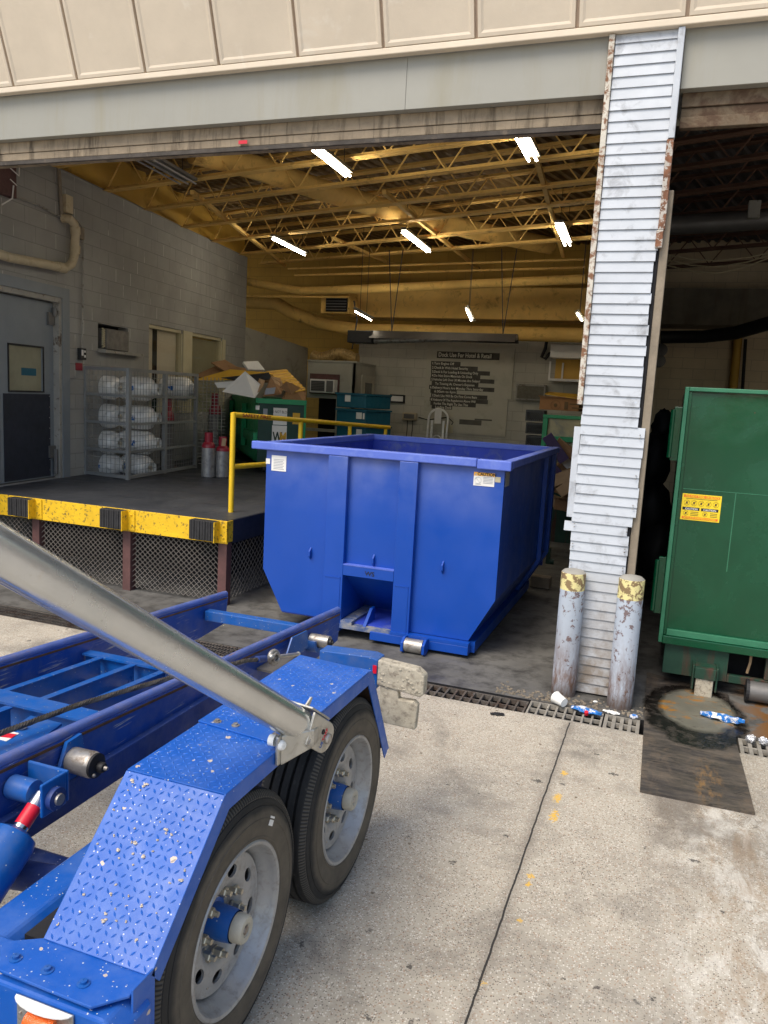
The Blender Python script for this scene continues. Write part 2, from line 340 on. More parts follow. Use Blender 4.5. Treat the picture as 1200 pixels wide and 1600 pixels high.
def m_ground():
    t = NT("exposed_aggregate"); p = t.pos(); X, Y, Z = t.xyz(p)[0], t.xyz(p)[1], t.xyz(p)[2]
    big = t.noise(p, .7, 6, .6); mid = t.noise(p, 4.5, 7, .65)
    c = t.mix(t.ramp(big, .35, .65), (.475,.432,.355), (.38,.348,.29))
    c = t.mix(t.ramp(mid, .42, .7, 0, .35), c, (.24,.21,.17))
    v1 = t.n("ShaderNodeTexVoronoi", {"Vector": p, "Scale": 140.0}); r1 = t.xyz(v1.outputs[1])
    drk = t.math('MULTIPLY', t.math('GREATER_THAN', r1[0], .74), t.math('LESS_THAN', v1.outputs[0], .42))
    c = t.mix(t.math('MULTIPLY', drk, t.ramp(t.noise(p, 2.0, 3), .3, .65, .45, .95)), c, (.10,.08,.065))
    lt = t.math('MULTIPLY', t.math('LESS_THAN', r1[0], .22), t.math('LESS_THAN', v1.outputs[0], .45))
    c = t.mix(t.math('MULTIPLY', lt, .7), c, (.72,.69,.62))
    brn = t.math('MULTIPLY', t.math('GREATER_THAN', r1[1], .86), t.math('LESS_THAN', v1.outputs[0], .5))
    c = t.mix(t.math('MULTIPLY', brn, .7), c, (.32,.2,.13))
    # tyre grime and black gum marks
    g1 = t.ramp(t.noise(p, 1.5, 9, .78, .3), .50, .66, 0, .7); c = t.mix(g1, c, (.16,.145,.125))
    g2 = t.ramp(t.noise(p, 6, 6, .65), .665, .69, 0, .85); c = t.mix(g2, c, (.07,.062,.055))
    # pale washed and rusty run-off at the right, below the steel plate
    rx = t.math('MULTIPLY', t.ramp(X, .05, .35), t.ramp(Y, 4.5, 4.1))
    w = t.math('MULTIPLY', rx, t.ramp(t.noise(t.vmul(p, (3.2, 1.2, 1)), 2.6, 9, .82, .5), .49, .56)); c = t.mix(t.math('MULTIPLY', w, .55), c, (.68,.66,.6))
    rr = t.math('MULTIPLY', rx, t.ramp(t.noise(t.vmul(p, (3, 1, 1)), 2.1, 9, .8, .6), .50, .6)); c = t.mix(t.math('MULTIPLY', rr, .5), c, (.27,.18,.10))
    rd = t.math('MULTIPLY', t.math('MULTIPLY', t.ramp(X, .02, .12), t.ramp(X, .75, .3)), t.math('MULTIPLY', t.ramp(Y, 3.2, 3.9), t.ramp(t.noise(p, 3.4, 7, .7), .40, .56)))
    c = t.mix(t.math('MULTIPLY', rd, .7), c, (.12,.10,.08))
    # slab joint
    wob = t.math('MULTIPLY', t.math('SUBTRACT', t.noise(p, 12, 5), .5), .010)
    jd = t.math('ABSOLUTE', t.math('ADD', t.math('ADD', X, .445), wob)); jn = t.math('MULTIPLY', t.math('LESS_THAN', jd, .0042), t.math('LESS_THAN', Y, 4.93))
    c = t.mix(t.ramp(jd, .012, .05, .35, 0), c, (.15,.13,.11)); c = t.mix(jn, c, (.03,.027,.024))
    # worn yellow marks
    def blob(x, y, rx_, ry_):
        a = t.math('DIVIDE', t.math('SUBTRACT', X, x), rx_); b = t.math('DIVIDE', t.math('SUBTRACT', Y, y), ry_)
        d = t.math('ADD', t.math('MULTIPLY', a, a), t.math('MULTIPLY', b, b))
        return t.math('GREATER_THAN', t.math('ADD', t.ramp(d, 0, 1, .5, 0), t.math('MULTIPLY', t.math('SUBTRACT', t.noise(p, 55, 7, .8), .5), 2.2)), .38)
    for (u, v, a, b) in ((882,1208,.03,.05),(871,1246,.035,.09),(866,1275,.035,.1),(829,1368,.025,.035),(826,1382,.02,.03),(812,1438,.02,.02),(756,1538,.018,.02)):
        q = az(u, v, 0); c = t.mix(t.math('MULTIPLY', blob(q.x, q.y, a, b), .8), c, (.72,.42,.02))
    for (u, v, a, b) in ((790,1306,.022,.018),(707,1348,.03,.025),(640,1512,.018,.03),(748,1240,.015,.008),(700,1226,.02,.008),(840,1220,.045,.03),(930,1178,.04,.02),(575,1590,.03,.02),(990,1334,.012,.006),(1085,1345,.05,.02),(1130,1425,.02,.015),(960,1210,.05,.03),(1020,1560,.02,.02),(880,1530,.02,.012)):
        q = az(u, v, 0); c = t.mix(t.math('MULTIPLY', blob(q.x, q.y, a, b), .85), c, (.05,.045,.04))
    h = t.math('ADD', t.math('MULTIPLY', v1.outputs[0], .5), t.math('MULTIPLY', mid, .5)); h = t.math('SUBTRACT', h, t.math('MULTIPLY', jn, 3.0))
    return t.out(c, .85, 0.0, t.bump(h, .35, .004))
def oily(t, p, c, rg, X, Y):
    q = az(1090, 1118, 0)
    def ell(cx, cy, rx, ry, wob):
        a = t.math('DIVIDE', t.math('SUBTRACT', X, cx), rx); b = t.math('DIVIDE', t.math('SUBTRACT', Y, cy), ry)
        d = t.math('SQRT', t.math('ADD', t.math('MULTIPLY', a, a), t.math('MULTIPLY', b, b)))
        return t.math('ADD', d, t.math('MULTIPLY', t.math('SUBTRACT', t.noise(p, 5, 7, .7), .5), wob))
    d1 = ell(q.x-.02, q.y+.01, .325, .56, .6); k1 = t.ramp(d1, 1.06, .96); c = t.mix(k1, c, t.mix(t.ramp(t.noise(p, 14, 6), .5, .62), (.012,.010,.009), (.05,.042,.036)))
    d2 = ell(q.x+.0, q.y+.08, .25, .40, .35); k2 = t.ramp(d2, 1.03, .86)
    res = t.mix(t.ramp(t.noise(t.vmul(p, (1, 3, 1)), 6, 8, .75, .6), .58, .63), t.mix(t.ramp(t.noise(p, 3, 6), .35, .65), (.20,.19,.15), (.13,.125,.10)), (.03,.024,.018))
    res = t.mix(t.ramp(t.noise(t.vmul(p, (1.2, 2, 1)), 3.5, 7, .7, .5), .53, .60), res, (.33,.15,.02))
    c = t.mix(k2, c, res)
    rg = t.mix(k1, rg, .22); rg = t.mix(k2, rg, .55)
    return c, t.xyz(rg)[0]
def m_floor():
    t = NT("stained_concrete_floor"); p = t.pos(); X, Y = t.xyz(p)[0], t.xyz(p)[1]
    c = t.mix(t.ramp(t.noise(p, 1.2, 7, .6), .35, .65), (.15,.146,.137), (.09,.088,.083))
    c = t.mix(t.ramp(t.noise(p, 5, 8, .7), .46, .64, 0, .8), c, (.03,.028,.026))
    c = t.mix(t.ramp(t.noise(p, 9, 8, .75), .66, .70, 0, .6), c, (.35,.34,.31))
    rr = t.math('MULTIPLY', t.ramp(X, .55, .75), t.ramp(t.noise(p, 3.2, 7, .65, .8), .46, .52)); c = t.mix(rr, c, (.16,.07,.015))
    wet = t.ramp(t.noise(p, 2.6, 4), .5, .62)
    c, rg = oily(t, p, c, t.math('SUBTRACT', .8, t.math('MULTIPLY', wet, t.math('ADD', .25, t.math('MULTIPLY', rr, .2)))), X, Y)
    return t.out(c, rg, 0.0, t.bump(t.noise(p, 40, 5), .25, .004))
def m_plate():   # worn steel road plate with an oily wet ring
    t = NT("grimy_steel_plate"); p = t.pos(); X, Y = t.xyz(p)[0], t.xyz(p)[1]
    c = t.mix(t.ramp(t.noise(t.vmul(p, (1, 4, 1)), 3, 8, .7), .4, .62), (.045,.04,.037), (.12,.10,.08))
    c = t.mix(t.ramp(t.noise(t.vmul(p, (2.2, 1, 1)), 3.5, 8, .75, 1.2), .5, .64, 0, .5), c, (.17,.125,.085))
    q = az(1105, 1225, 0); a = t.math('DIVIDE', t.math('SUBTRACT', X, q.x), .09); b = t.math('DIVIDE', t.math('SUBTRACT', Y, q.y), .34)
    d = t.math('ADD', t.math('MULTIPLY', a, a), t.math('MULTIPLY', b, b))
    c = t.mix(t.math('MULTIPLY', t.ramp(d, 0, 1, 1, 0), t.ramp(t.noise(t.vmul(p, (3, 1, 1)), 9, 7, .75), .48, .62, 0, .8)), c, (.30,.17,.06))
    c = t.mix(t.ramp(t.noise(t.vmul(p, (1, 5, 1)), 9, 8, .75), .56, .62, 0, .8), c, (.02,.017,.015))
    c, rg = oily(t, p, c, t.ramp(t.noise(p, 4, 5), .35, .65, .45, .8), X, Y)
    return t.out(c, rg, .1, t.bump(t.noise(t.vmul(p, (3, 9, 1)), 9, 6, .7), .5, .006))
def m_deck():
    t = NT("dock_deck_plate"); p = t.pos(); X, Y = t.xyz(p)[0], t.xyz(p)[1]
    s1 = t.math('SINE', t.math('MULTIPLY', t.math('ADD', X, Y), 160.0)); s2 = t.math('SINE', t.math('MULTIPLY', t.math('SUBTRACT', X, Y), 160.0))
    lug = t.math('MULTIPLY', s1, s2)
    c = t.mix(t.ramp(t.noise(p, 2, 6, .6), .35, .7), (.032,.036,.045), (.06,.064,.072))
    c = t.mix(t.ramp(lug, .3, .8, 0, .35), c, (.10,.105,.115))
    return t.out(c, t.ramp(t.noise(p, 3, 5), .35, .65, .38, .6), .2, t.bump(lug, .35, .003))
def m_arm():
    t = NT("satin_aluminium_tube"); p = t.pos(); v = t.vmul(p, (1, 1, 1))
    c = t.mix(t.ramp(t.noise(v, 4, 6, .6), .35, .7), (.66,.67,.655), (.55,.56,.545))
    c = t.mix(t.ramp(t.noise(p, 26, 6, .7), .64, .67, 0, .6), c, (.62,.60,.56))
    c = t.mix(t.ramp(t.noise(t.vmul(p, (9, 3, 9)), 7, 7, .8), .60, .66, 0, .5), c, (.36,.35,.31))
    return t.out(c, t.ramp(t.noise(p, 6, 5), .3, .7, .2, .32), .8, t.bump(t.noise(p, 35, 6), .12, .004))
def m_corr(name, col, d):     # corrugated roof deck, ribs run along d
    t = NT(name); p = t.pos(); per = Vector((d[1], -d[0], 0)).normalized()
    u = t.n("ShaderNodeVectorMath", {0: p, 1: tuple(per)}, operation='DOT_PRODUCT').outputs[1]
    return u, t
def thin_glass():
    t = NT('pane_glass'); tr = t.n('ShaderNodeBsdfTransparent', {0: (.93,.93,.92)}); gl = t.n('ShaderNodeBsdfGlossy', {'Roughness': .03}); mx = t.n('ShaderNodeMixShader', {0: .10, 1: tr.outputs[0], 2: gl.outputs[0]})
    t.t.links.new(mx.outputs[0], t.t.nodes['Material Output'].inputs[0]); return t.m
M['ground'] = m_ground(); M['floor'] = m_floor(); M['plate'] = m_plate(); M['dock_deck'] = m_deck(); M['armalu'] = m_arm()
def m_boll():
    t = NT("peeling_bollard_paint"); p = t.pos(); Z = t.xyz(p)[2]
    c = t.mix(t.ramp(t.noise(p, 3, 5), .35, .7), (.46,.52,.61), (.38,.43,.50))
    c = t.mix(t.math('GREATER_THAN', Z, .755), c, (.72,.64,.30))
    zk = t.ramp(Z, .5, .85, 0, .085); k = t.ramp(t.math('ADD', t.noise(p, 20, 8, .7, .3), zk), .575, .60); kk = t.math('MULTIPLY', k, t.math('ADD', .8, 0.0))
    c = t.mix(kk, c, (.11,.04,.025)); low = t.math('MULTIPLY', t.ramp(Z, .55, .1), t.ramp(t.noise(t.vmul(p, (1, 1, .25)), 16, 7, .75), .36, .58)); c = t.mix(low, c, (.15,.08,.05))
    c = t.mix(t.math('MULTIPLY', t.ramp(Z, .13, .02), .8), c, (.07,.05,.04))
    return t.out(c, .65, 0.0, t.bump(k, .4, .003))
M['boll'] = m_boll()
def m_tyre():
    t = NT("tyre_rubber"); o = t.n("ShaderNodeTexCoord").outputs["Object"]; x = t.xyz(o)
    r = t.math('SQRT', t.math('ADD', t.math('MULTIPLY', x[1], x[1]), t.math('MULTIPLY', x[2], x[2])))
    th = t.math('ARCTAN2', x[1], x[2]); sh = t.math('MULTIPLY', t.ramp(r, .372, .376), t.math('GREATER_THAN', t.math('ABSOLUTE', x[0]), .085))
    sip = t.math('SINE', t.math('MULTIPLY', th, 190.0))
    side = t.math('MULTIPLY', t.ramp(t.math('ADD', r, t.math('MULTIPLY', t.math('SUBTRACT', t.noise(o, 9, 5), .5), .03)), .345, .330), t.math('GREATER_THAN', x[0], .07))
    n = t.noise(o, 14, 7, .65); c = t.mix(t.ramp(n, .35, .7), (.007,.008,.009), (.018,.017,.017))
    d2 = t.math('MULTIPLY', side, t.ramp(n, .3, .62, .5, .95)); c = t.mix(d2, c, (.105,.088,.066))
    c = t.mix(t.math('MULTIPLY', t.math('MULTIPLY', sh, t.ramp(sip, -.2, .5, 1, 0)), .7), c, (.10,.09,.075))
    z = t.math('MULTIPLY', t.math('GREATER_THAN', r, .3955), t.ramp(t.noise(o, 40, 6), .6, .7)); c = t.mix(t.math('MULTIPLY', z, .2), c, (.12,.11,.1))
    h = t.math('ADD', t.math('MULTIPLY', t.math('MULTIPLY', sip, sh), .6), t.math('MULTIPLY', n, .3))
    return t.out(c, .72, 0.0, t.bump(h, .5, .004))
M['tyre'] = m_tyre()

# ---------------------------------------------------------------- the ground, the drain trench, the garage floor
TY0, TY1 = 4.95, 5.20
g = MB()
g.quad((-60,-60,0),(60,-60,0),(60,TY0,0),(-60,TY0,0))
g.quad((-60,TY0,0),(-7.6,TY0,0),(-7.6,TY1,0),(-60,TY1,0)); g.quad((2.4,TY0,0),(60,TY0,0),(60,TY1,0),(2.4,TY1,0))
g.build('ground', M['ground'], kind='structure', origin=Vector((0,0,0)))
g = MB(); g.quad((-60,TY1,0),(60,TY1,0),(60,60,0),(-60,60,0)); g.build('garage_floor', M['floor'], kind='structure', origin=Vector((0,0,0)))
g = MB(); zb = -.14
g.quad((-7.6,TY0,zb),(2.4,TY0,zb),(2.4,TY1,zb),(-7.6,TY1,zb)); g.quad((-7.6,TY0,zb),(-7.6,TY0,0),(2.4,TY0,0),(2.4,TY0,zb))
g.quad((-7.6,TY1,zb),(2.4,TY1,zb),(2.4,TY1,0),(-7.6,TY1,0)); g.quad((-7.6,TY0,zb),(-7.6,TY1,zb),(-7.6,TY1,0),(-7.6,TY0,0)); g.quad((2.4,TY0,zb),(2.4,TY1,zb),(2.4,TY1,0),(2.4,TY0,0))
g.build('drain_channel', M['dark'], kind='structure', origin=Vector((0,0,0)))
def grate(x0, x1, style, label, m, dz=0):
    b = MB(); z0, z1 = -.035-dz, -.002-dz; y0, y1 = TY0+.004, TY1-.004
    fr = .014
    b.box(x0, y0, z0, x1, y0+fr, z1); b.box(x0, y1-fr, z0, x1, y1, z1)
    if style == 'open':
        n = max(2, round((x1-x0)/.062))
        for i in range(n+1):
            x = x0 + (x1-x0-.013)*i/n; b.box(x, y0+fr, z0, x+.013, y1-fr, z1)
        ym = (y0+y1)/2; b.box(x0+.013, ym-.006, z0+.004, x1-.013, ym+.006, z1-.004)
    elif style == 'slot':
        n = max(3, round((x1-x0)/.052))
        for i in range(n+1):
            x = x0 + (x1-x0-.022)*i/n; b.box(x, y0+fr, z0, x+.022, y1-fr, z1)
        b.box(x0+.002, (y0+y1)/2-.010, z0+.003, x1-.002, (y0+y1)/2+.010, z1-.002)
    else:
        n = round((x1-x0)/.028)
        for i in range(n+1):
            x = x0 + (x1-x0-.006)*i/n; b.box(x, y0+fr, z0, x+.006, y1-fr, z1)
        for k in range(1, 4):
            ym = y0+(y1-y0)*k/4; b.box(x0+.006, ym-.004, z0+.003, x1-.006, ym+.004, z1-.003)
    return b.build('drain_grate', m, label=label, cat='grate', group='grates along the floor drain')
grate(-.245, -.025, 'slot', 'short pale drain grate with wide slots in front of the right bollard', M['iron_pale'])
grate(-.735, -.255, 'open', 'pale open-barred drain grate under the litter between the bollards', M['iron_pale'])
grate(-1.50, -.75, 'open', 'dark sunken drain grate left of the white cup', M['iron'], .012)
grate(-2.26, -1.51, 'open', 'dark drain grate running out of sight behind the muddy trailer corner', M['iron'], .012)
grate(-3.02, -2.27, 'bars', 'dark drain grate just behind the tail of the trailer rails', M['iron'])
grate(-3.78, -3.03, 'bars', 'dark drain grate seen in the gap between the trailer rails', M['iron'])
grate(-4.54, -3.79, 'bars', 'dark bar grate just right of where the floor drain meets the aluminium arm', M['iron'])
grate(-5.32, -4.55, 'bars', 'rusty fine-barred drain grate at the left edge of the photo, right end', M['iron'])
grate(-6.1, -5.33, 'bars', 'rusty fine-barred drain grate farthest left along the dock', M['iron'])
grate(.56, 1.3, 'slot', 'slotted drain grate strewn with foil, right of the steel plate', M['iron_pale'])
# steel plate lying over the drain, with its oily puddle
b = MB(); pts = [az(1000,1235,.012), az(1180,1271,.012), az(1152,1165,.012), az(1138,1085,.012), az(1011,1050,.012)]
b.prism([Vector((p.x, p.y, .001)) for p in pts], (0,0,.012))
b.build('steel_plate', M['plate'], label='grimy rust-streaked steel plate lying over the drain in front of the green compactor', cat='plate')
# ---------------------------------------------------------------- building front
bld = thing('loading_dock_building', 'tan and grey loading dock building with open vehicle bays and yellow roof joists', 'building', (-3, 5.5, 0))
YF = 5.5
# sloping panelled fascia
SL = .35
def fp(x, z, o=0): return Vector((x, YF-.02-SL*(z-4.335)-o, z+o*SL*0))
fas = MB(); fas.quad(fp(-11, 4.335, -.02), fp(8, 4.335, -.02), fp(8, 6.2, -.02), fp(-11, 6.2, -.02)); fas.build('fascia_backing', M['fascia_line'], bld)
xs = [-1.5+.657*i for i in range(-14, 15)]
for i in range(len(xs)-1):
    x0, x1 = xs[i]+.012, xs[i+1]-.012
    if x1 > 8: break
    z0, z1 = 4.375, 6.15; b = MB()
    A = [fp(x0, z0, .012), fp(x1, z0, .012), fp(x1, z1, .012), fp(x0, z1, .012)]
    B = [fp(x0+.022, z0+.022, .012), fp(x1-.022, z0+.022, .012), fp(x1-.022, z1-.022, .012), fp(x0+.022, z1-.022, .012)]
    D = [fp(x0+.038, z0+.04, .005), fp(x1-.038, z0+.04, .005), fp(x1-.038, z1-.04, .005), fp(x0+.038, z1-.04, .005)]
    E_ = [fp(x0, z0, -.018), fp(x1, z0, -.018), fp(x1, z1, -.018), fp(x0, z1, -.018)]
    b.add(A+B+D+E_, [(0,1,5,4),(1,2,6,5),(2,3,7,6),(3,0,4,7),(4,5,9,8),(5,6,10,9),(6,7,11,10),(7,4,8,11),(8,9,10,11),(12,13,1,0),(13,14,2,1),(14,15,3,2),(15,12,0,3)])
    b.build('fascia_panel', M['fascia'], bld, bevel=.002)
b = MB(); b.box(-11, YF-.045, 4.328, 8, YF+.02, 4.372); b.build('fascia_lip', M['fascia'], bld, bevel=.006)
# grey steel beam with shallow seams, left and right of the pier
b = MB()
for (x0, x1) in ((-11, -2.002), (-2.0008, -.645), (-.186, 8)): b.box(x0, YF+.03, 3.985, x1, YF+.17, 4.328)
b.build('grey_beam', M['beam'], bld, bevel=.003)
b = MB(); b.box(-11, YF+.10, 3.895, -.64, YF+.3, 3.984); b.box(-11, YF+.108, 3.835, -.64, YF+.3, 3.892)
b.build('header_course', M['header'], bld, bevel=.003)
b = MB(); b.box(-11, YF+.102, 3.800, -.64, YF+.128, 3.832); b.build('lintel_angle', M['header_dark'], bld, bevel=.003)
b = MB(); b.box(-.17, YF+.10, 3.90, 8, YF+.3, 3.984); b.box(-.17, YF+.115, 3.84, 8, YF+.3, 3.897); b.box(-.17, YF+.09, 3.77, 8, YF+.15, 3.837)
b.build('right_header', simple("rust_stained_header", (.15,.11,.07), .85, var=.35, vs=6, stain=(.09,.055,.035), ss=6, st=(.45,.6), bs=30, bstr=.5), bld, bevel=.004)
b = MB(); b.box(-11, YF+.31, 3.90, 8, YF+.45, 6.1); b.build('upper_front_wall', M['grey_paint'], bld)
b = MB(); s0 = ay(372, 222, YF+.08); b.box(s0.x, YF+.086, s0.z-.013, s0.x+.075, YF+.0885, s0.z+.013); b.build('red_tag', M['redp'], bld)
# pier clad in lap siding
pier = thing('siding_clad_pier', 'pier between the two bays clad in chipped pale blue-white lap siding with rusty edge trims', 'pier', (-.4, 5.7, 0))
b = MB(); b.box(-.60, 5.512, 0, -.215, 5.95, 4.33); b.build('pier_core', M['dark'], pier)  # near-black core paints the shadow lines between the slats
prof = [(55, 958, 1060), (145, 949, 1053), (300, 938, 1038), (400, 931, 1029), (560, 916, 1008), (640, 912, 1001), (648, 904, 1001), (649, 912, 1011), (700, 908, 1009), (740, 902, 1004), (768, 899, 1005), (779, 896, 1002)]
def edges(z):
    # widths of the siding by height, measured once on the pier's face
    tab = [(4.4,-.60,-.235),(3.35,-.60,-.225),(2.10,-.60,-.22),(1.945,-.605,-.225),(1.90,-.635,-.225),(1.885,-.60,-.19),(1.50,-.60,-.187),(1.42,-.612,-.185),(1.40,-.63,-.235),(1.33,-.66,-.24),(1.285,-.60,-.20),(-1,-.60,-.20)]
    for (zz, l, r) in tab:
        pass
    for i in range(len(tab)-1):
        if tab[i][0] >= z > tab[i+1][0]: return tab[i+1][1], tab[i+1][2]
    return -.6, -.2
b = MB(); z = .015; rnd = random.Random(4); PITCHZ = .0665; k = 0
while z < 4.3:
    h = PITCHZ
    zc = z+h/2
    if zc > 1.90: l, r = -.605, -.232+(.004 if zc > 3 else -.002)
    elif zc > 1.86: l, r = -.635, -.232
    elif zc > 1.30: l, r = -.60, -.192
    elif zc > 1.235: l, r = -.612, -.205
    elif zc > 1.165: l, r = -.655, -.235
    else: l, r = -.60, -.222
    if zc > 1.95 : l = -.60
    l += rnd.uniform(-.004, .004) if zc < 1.9 else 0; r += rnd.uniform(-.006, .006)
    zt = min(z+h-.0012, 4.325); ty = rnd.uniform(-.001, .002)
    b.add([(l, 5.491+ty, z), (r, 5.491+ty, z), (r, 5.502, zt), (l, 5.502, zt), (l, 5.511, z), (r, 5.511, z), (r, 5.511, zt), (l, 5.511, zt)],
          [(0,1,2,3),(5,4,7,6),(4,5,1,0),(3,2,6,7),(4,0,3,7),(1,5,6,2)])
    z += h; k += 1
b.build('lap_siding', M['siding'], pier)
b = MB(); b.box(-.64, 5.478, 2.01, -.604, 5.52, 4.325); b.build('corner_trim', M['rust_trim'], pier, bevel=.004)
b = MB(); b.box(-.228, 5.47, 3.68, -.188, 5.515, 4.325); b.build('corner_trim', M['siding'], pier, bevel=.004)
b = MB(); b.box(-.232, 5.47, 3.13, -.19, 5.52, 3.675); b.box(-.240, 5.466, 3.02, -.197, 5.52, 3.128); b.build('corner_trim', M['rust_heavy'], pier, bevel=.005)
b = MB(); b.box(-.645, 5.50, 1.24, -.602, 5.52, 1.86); b.build('flat_trim', M['siding'], pier)
b = MB(); b.box(-.213, 5.52, .02, -.16, 5.60, 3.38); b.build('side_board', M['wood'], pier, bevel=.004)
b = MB()
for zz in (1.83, 1.56, 1.36, 1.2, 1.06, .93): 
    for dx in ((-.215,) if zz > 1.3 else (-.24, -.585)): b.ball((dx, 5.482, zz), .005, 4); b.ball((dx, 5.482, zz-.022), .005, 4)
b.build('nail_heads', M['steel'], pier)

# bollards
def bollard(u, v, ht, dr, label, seed):
    p = az(u, v, 0); p.y += .082; b = MB(); r = .083
    t = thing('bollard', label, 'bollard', (p.x, p.y, 0), 'bollards guarding the pier')
    b.lathe([(r, 0), (r, ht), (r-.004, ht+.004)], p, (0,0,1), 40); b.build('post', M['boll'], t, smooth=30)
    b = MB(); b.lathe([(r-.002, ht+.003), (r*.8, ht+.017), (r*.45, ht+.024), (.0005, ht+.026)], p, (0,0,1), 40); b.build('cap', M['concrete_curb'], t, smooth=50)
    return t
bollard(877, 1090, .87, 0, 'peeling grey bollard with pale yellow top beside the white cup', 1)
bollard(966, 1110, .885, 0, 'peeling grey bollard with pale yellow top beside the steel plate', 2)

# ---------------------------------------------------------------- interior walls and roof
W0 = Vector((-6.96, 7.83, 0)); WD = Vector((-.14, 1, 0)).normalized(); WN = Vector((WD.y, -WD.x, 0))
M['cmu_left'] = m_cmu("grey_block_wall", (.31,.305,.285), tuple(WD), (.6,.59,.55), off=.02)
def wl(u, z, o=0.0): return W0 + WD*u + WN*o + Vector((0,0,z))
def wu(px, py):
    p = ap(px, py, W0, WN); return (p-W0).dot(WD), p.z
DZ = .80
ua, ub = -2.4, wu(384, 500)[0]
d_r = wu(97, 600)[0]; d_t = wu(97, 466)[1]; d_l = d_r-1.86
w1l, wt_ = wu(233, 508); w1r = wu(285, 530)[0]; w2l = wu(299, 530)[0]; w2r = wu(347, 530)[0]; wb = 1.55; wt_ = wu(233, 506)[1]
n_l, n_t = wu(153, 505); n_r, n_b = wu(200, 550)
ztop = 4.38
holes = [(d_l, DZ, d_r, d_t), (w1l, wb, w1r, wt_), (w2l, wb, w2r, wt_), (n_l, n_b, n_r, n_t)]
us = sorted({ua, ub, *[h[0] for h in holes], *[h[2] for h in holes]}); zs = sorted({0.0, ztop, *[h[1] for h in holes], *[h[3] for h in holes]})
b = MB()
for i in range(len(us)-1):
    for j in range(len(zs)-1):
        um, zm = (us[i]+us[i+1])/2, (zs[j]+zs[j+1])/2
        if any(h[0] < um < h[2] and h[1] < zm < h[3] for h in holes): continue
        b.prism([wl(us[i], zs[j]), wl(us[i+1], zs[j]), wl(us[i+1], zs[j+1]), wl(us[i], zs[j+1])], -WN*.2)
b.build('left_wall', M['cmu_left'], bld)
b = MB(); b.prism([wl(ua, ztop+.003, -.06), wl(ub, ztop+.003, -.06), wl(ub, 5.1, -.06), wl(ua, 5.1, -.06)], -WN*.1); b.build('upper_left_wall', M['yellow_wall'], bld)
# rooms behind the openings so that nothing shows through
b = MB(); b.prism([wl(ua, 0, -1.6), wl(ub, 0, -1.6), wl(ub, 4.4, -1.6), wl(ua, 4.4, -1.6)], -WN*.1); b.build('inner_room_wall', M['blind2'], bld)
# facade stub left of the opening
b = MB(); b.box(-11, YF+.31, 0, wl(ua, 0).x-.05, YF+.5, 3.8); b.build('front_wall_stub', M['grey_paint'], bld)
YB = 15.0
# lower partition beyond the left wall
pA = wl(ub, 0); pe = ay(481, 544, 15.2)
b = MB(); q0 = Vector((pA.x, pA.y, 0)); q1 = Vector((pe.x, pe.y, 0)); hz = ap(384, 511, pA, WN).z
b.prism([q0+Vector((0,0,0)), q1, q1+Vector((0,0,pe.z)), q0+Vector((0,0,hz))], Vector((-.12, -.05, 0))); b.build('low_partition', M['grey_paint'], bld)
xe = ay(563, 500, YB).x
b = MB(); b.box(xe, YB, 0, -.5, YB+.2, 3.38); b.build('back_wall', M['cmu_back'], bld)
b = MB(); b.box(xe, YB+.003, 3.381, -.5, YB+.2, 5.1); b.box(-13, YB+.5, 0, xe-.003, YB+.7, 5.1); b.box(xe-.003, YB+.003, 0, xe+.0, YB+.6, 5.1); b.build('back_wall_yellow', M['cmu_yellow'], bld)
b = MB(); b.box(-.5, YB+.01, 0, 9, YB+.2, 5.1); b.build('right_bay_back_wall', M['tan_wall'], bld)
b = MB(); b.box(-.53, 5.96, 0, -.43, YB, 5.1); b.build('unseen_light_baffle', M['galv_dark'], bld)  # unseen partition added to keep lamp light out of the right bay
b = MB(); b.box(6.4, 5.8, 0, 6.6, YB, 5.1); b.build('right_bay_side_wall', M['grey_paint'], bld)
b = MB(); b.box(-13.2, 13, 0, -13, YB+.6, 5.1); b.build('rear_left_wall', M['cmu_yellow'], bld)
# corrugated roof deck as real folded sheet, ribs square to the joists
RD = Vector((.27, 1, 0)).normalized(); JD = Vector((RD.y, -RD.x, 0))
def deck(x0, x1, m, name, zt):
    b = MB(); o = Vector((-3.5, 10, zt)); pitch = .15
    P = []
    i0 = int(-9/pitch); i1 = int(13/pitch)
    for i in range(i0, i1):
        s0 = i*pitch
        for (ds, dz) in ((0, 0), (.045, 0), (.06, .04), (.135, .04)): P.append((s0+ds, dz))
    lo, hi = -7.5, 8.5
    def clip(s_):   # ribs cut where the bay ends
        return s_
    for j in range(len(P)-1):
        a, c = P[j], P[j+1]
        pa, pc = o+JD*a[0], o+JD*c[0]
        # keep the part of the strip between x0 and x1
        ts = []
        for xlim in (x0, x1): ts.append((xlim - pa.x)/RD.x)
        ty0, ty1 = (5.96-pa.y)/RD.y, (YB+.6-pa.y)/RD.y
        t0, t1 = max(min(ts), lo, ty0), min(max(ts), hi, ty1)
        if t0 >= t1: continue
        b.quad(pa+RD*t0+Vector((0,0,a[1])), pc+RD*t0+Vector((0,0,c[1])), pc+RD*t1+Vector((0,0,c[1])), pa+RD*t1+Vector((0,0,a[1])))
    return b.build(name, m, bld)
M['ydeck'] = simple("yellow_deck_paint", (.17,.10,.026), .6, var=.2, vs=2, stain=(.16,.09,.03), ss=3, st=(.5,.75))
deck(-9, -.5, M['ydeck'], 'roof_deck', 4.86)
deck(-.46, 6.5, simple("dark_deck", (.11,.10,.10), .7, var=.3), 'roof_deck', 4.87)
b = MB(); b.box(-13, 5.6, 5.05, 9, YB+.8, 5.2); b.build('roof_slab', M['grey_paint'], bld)
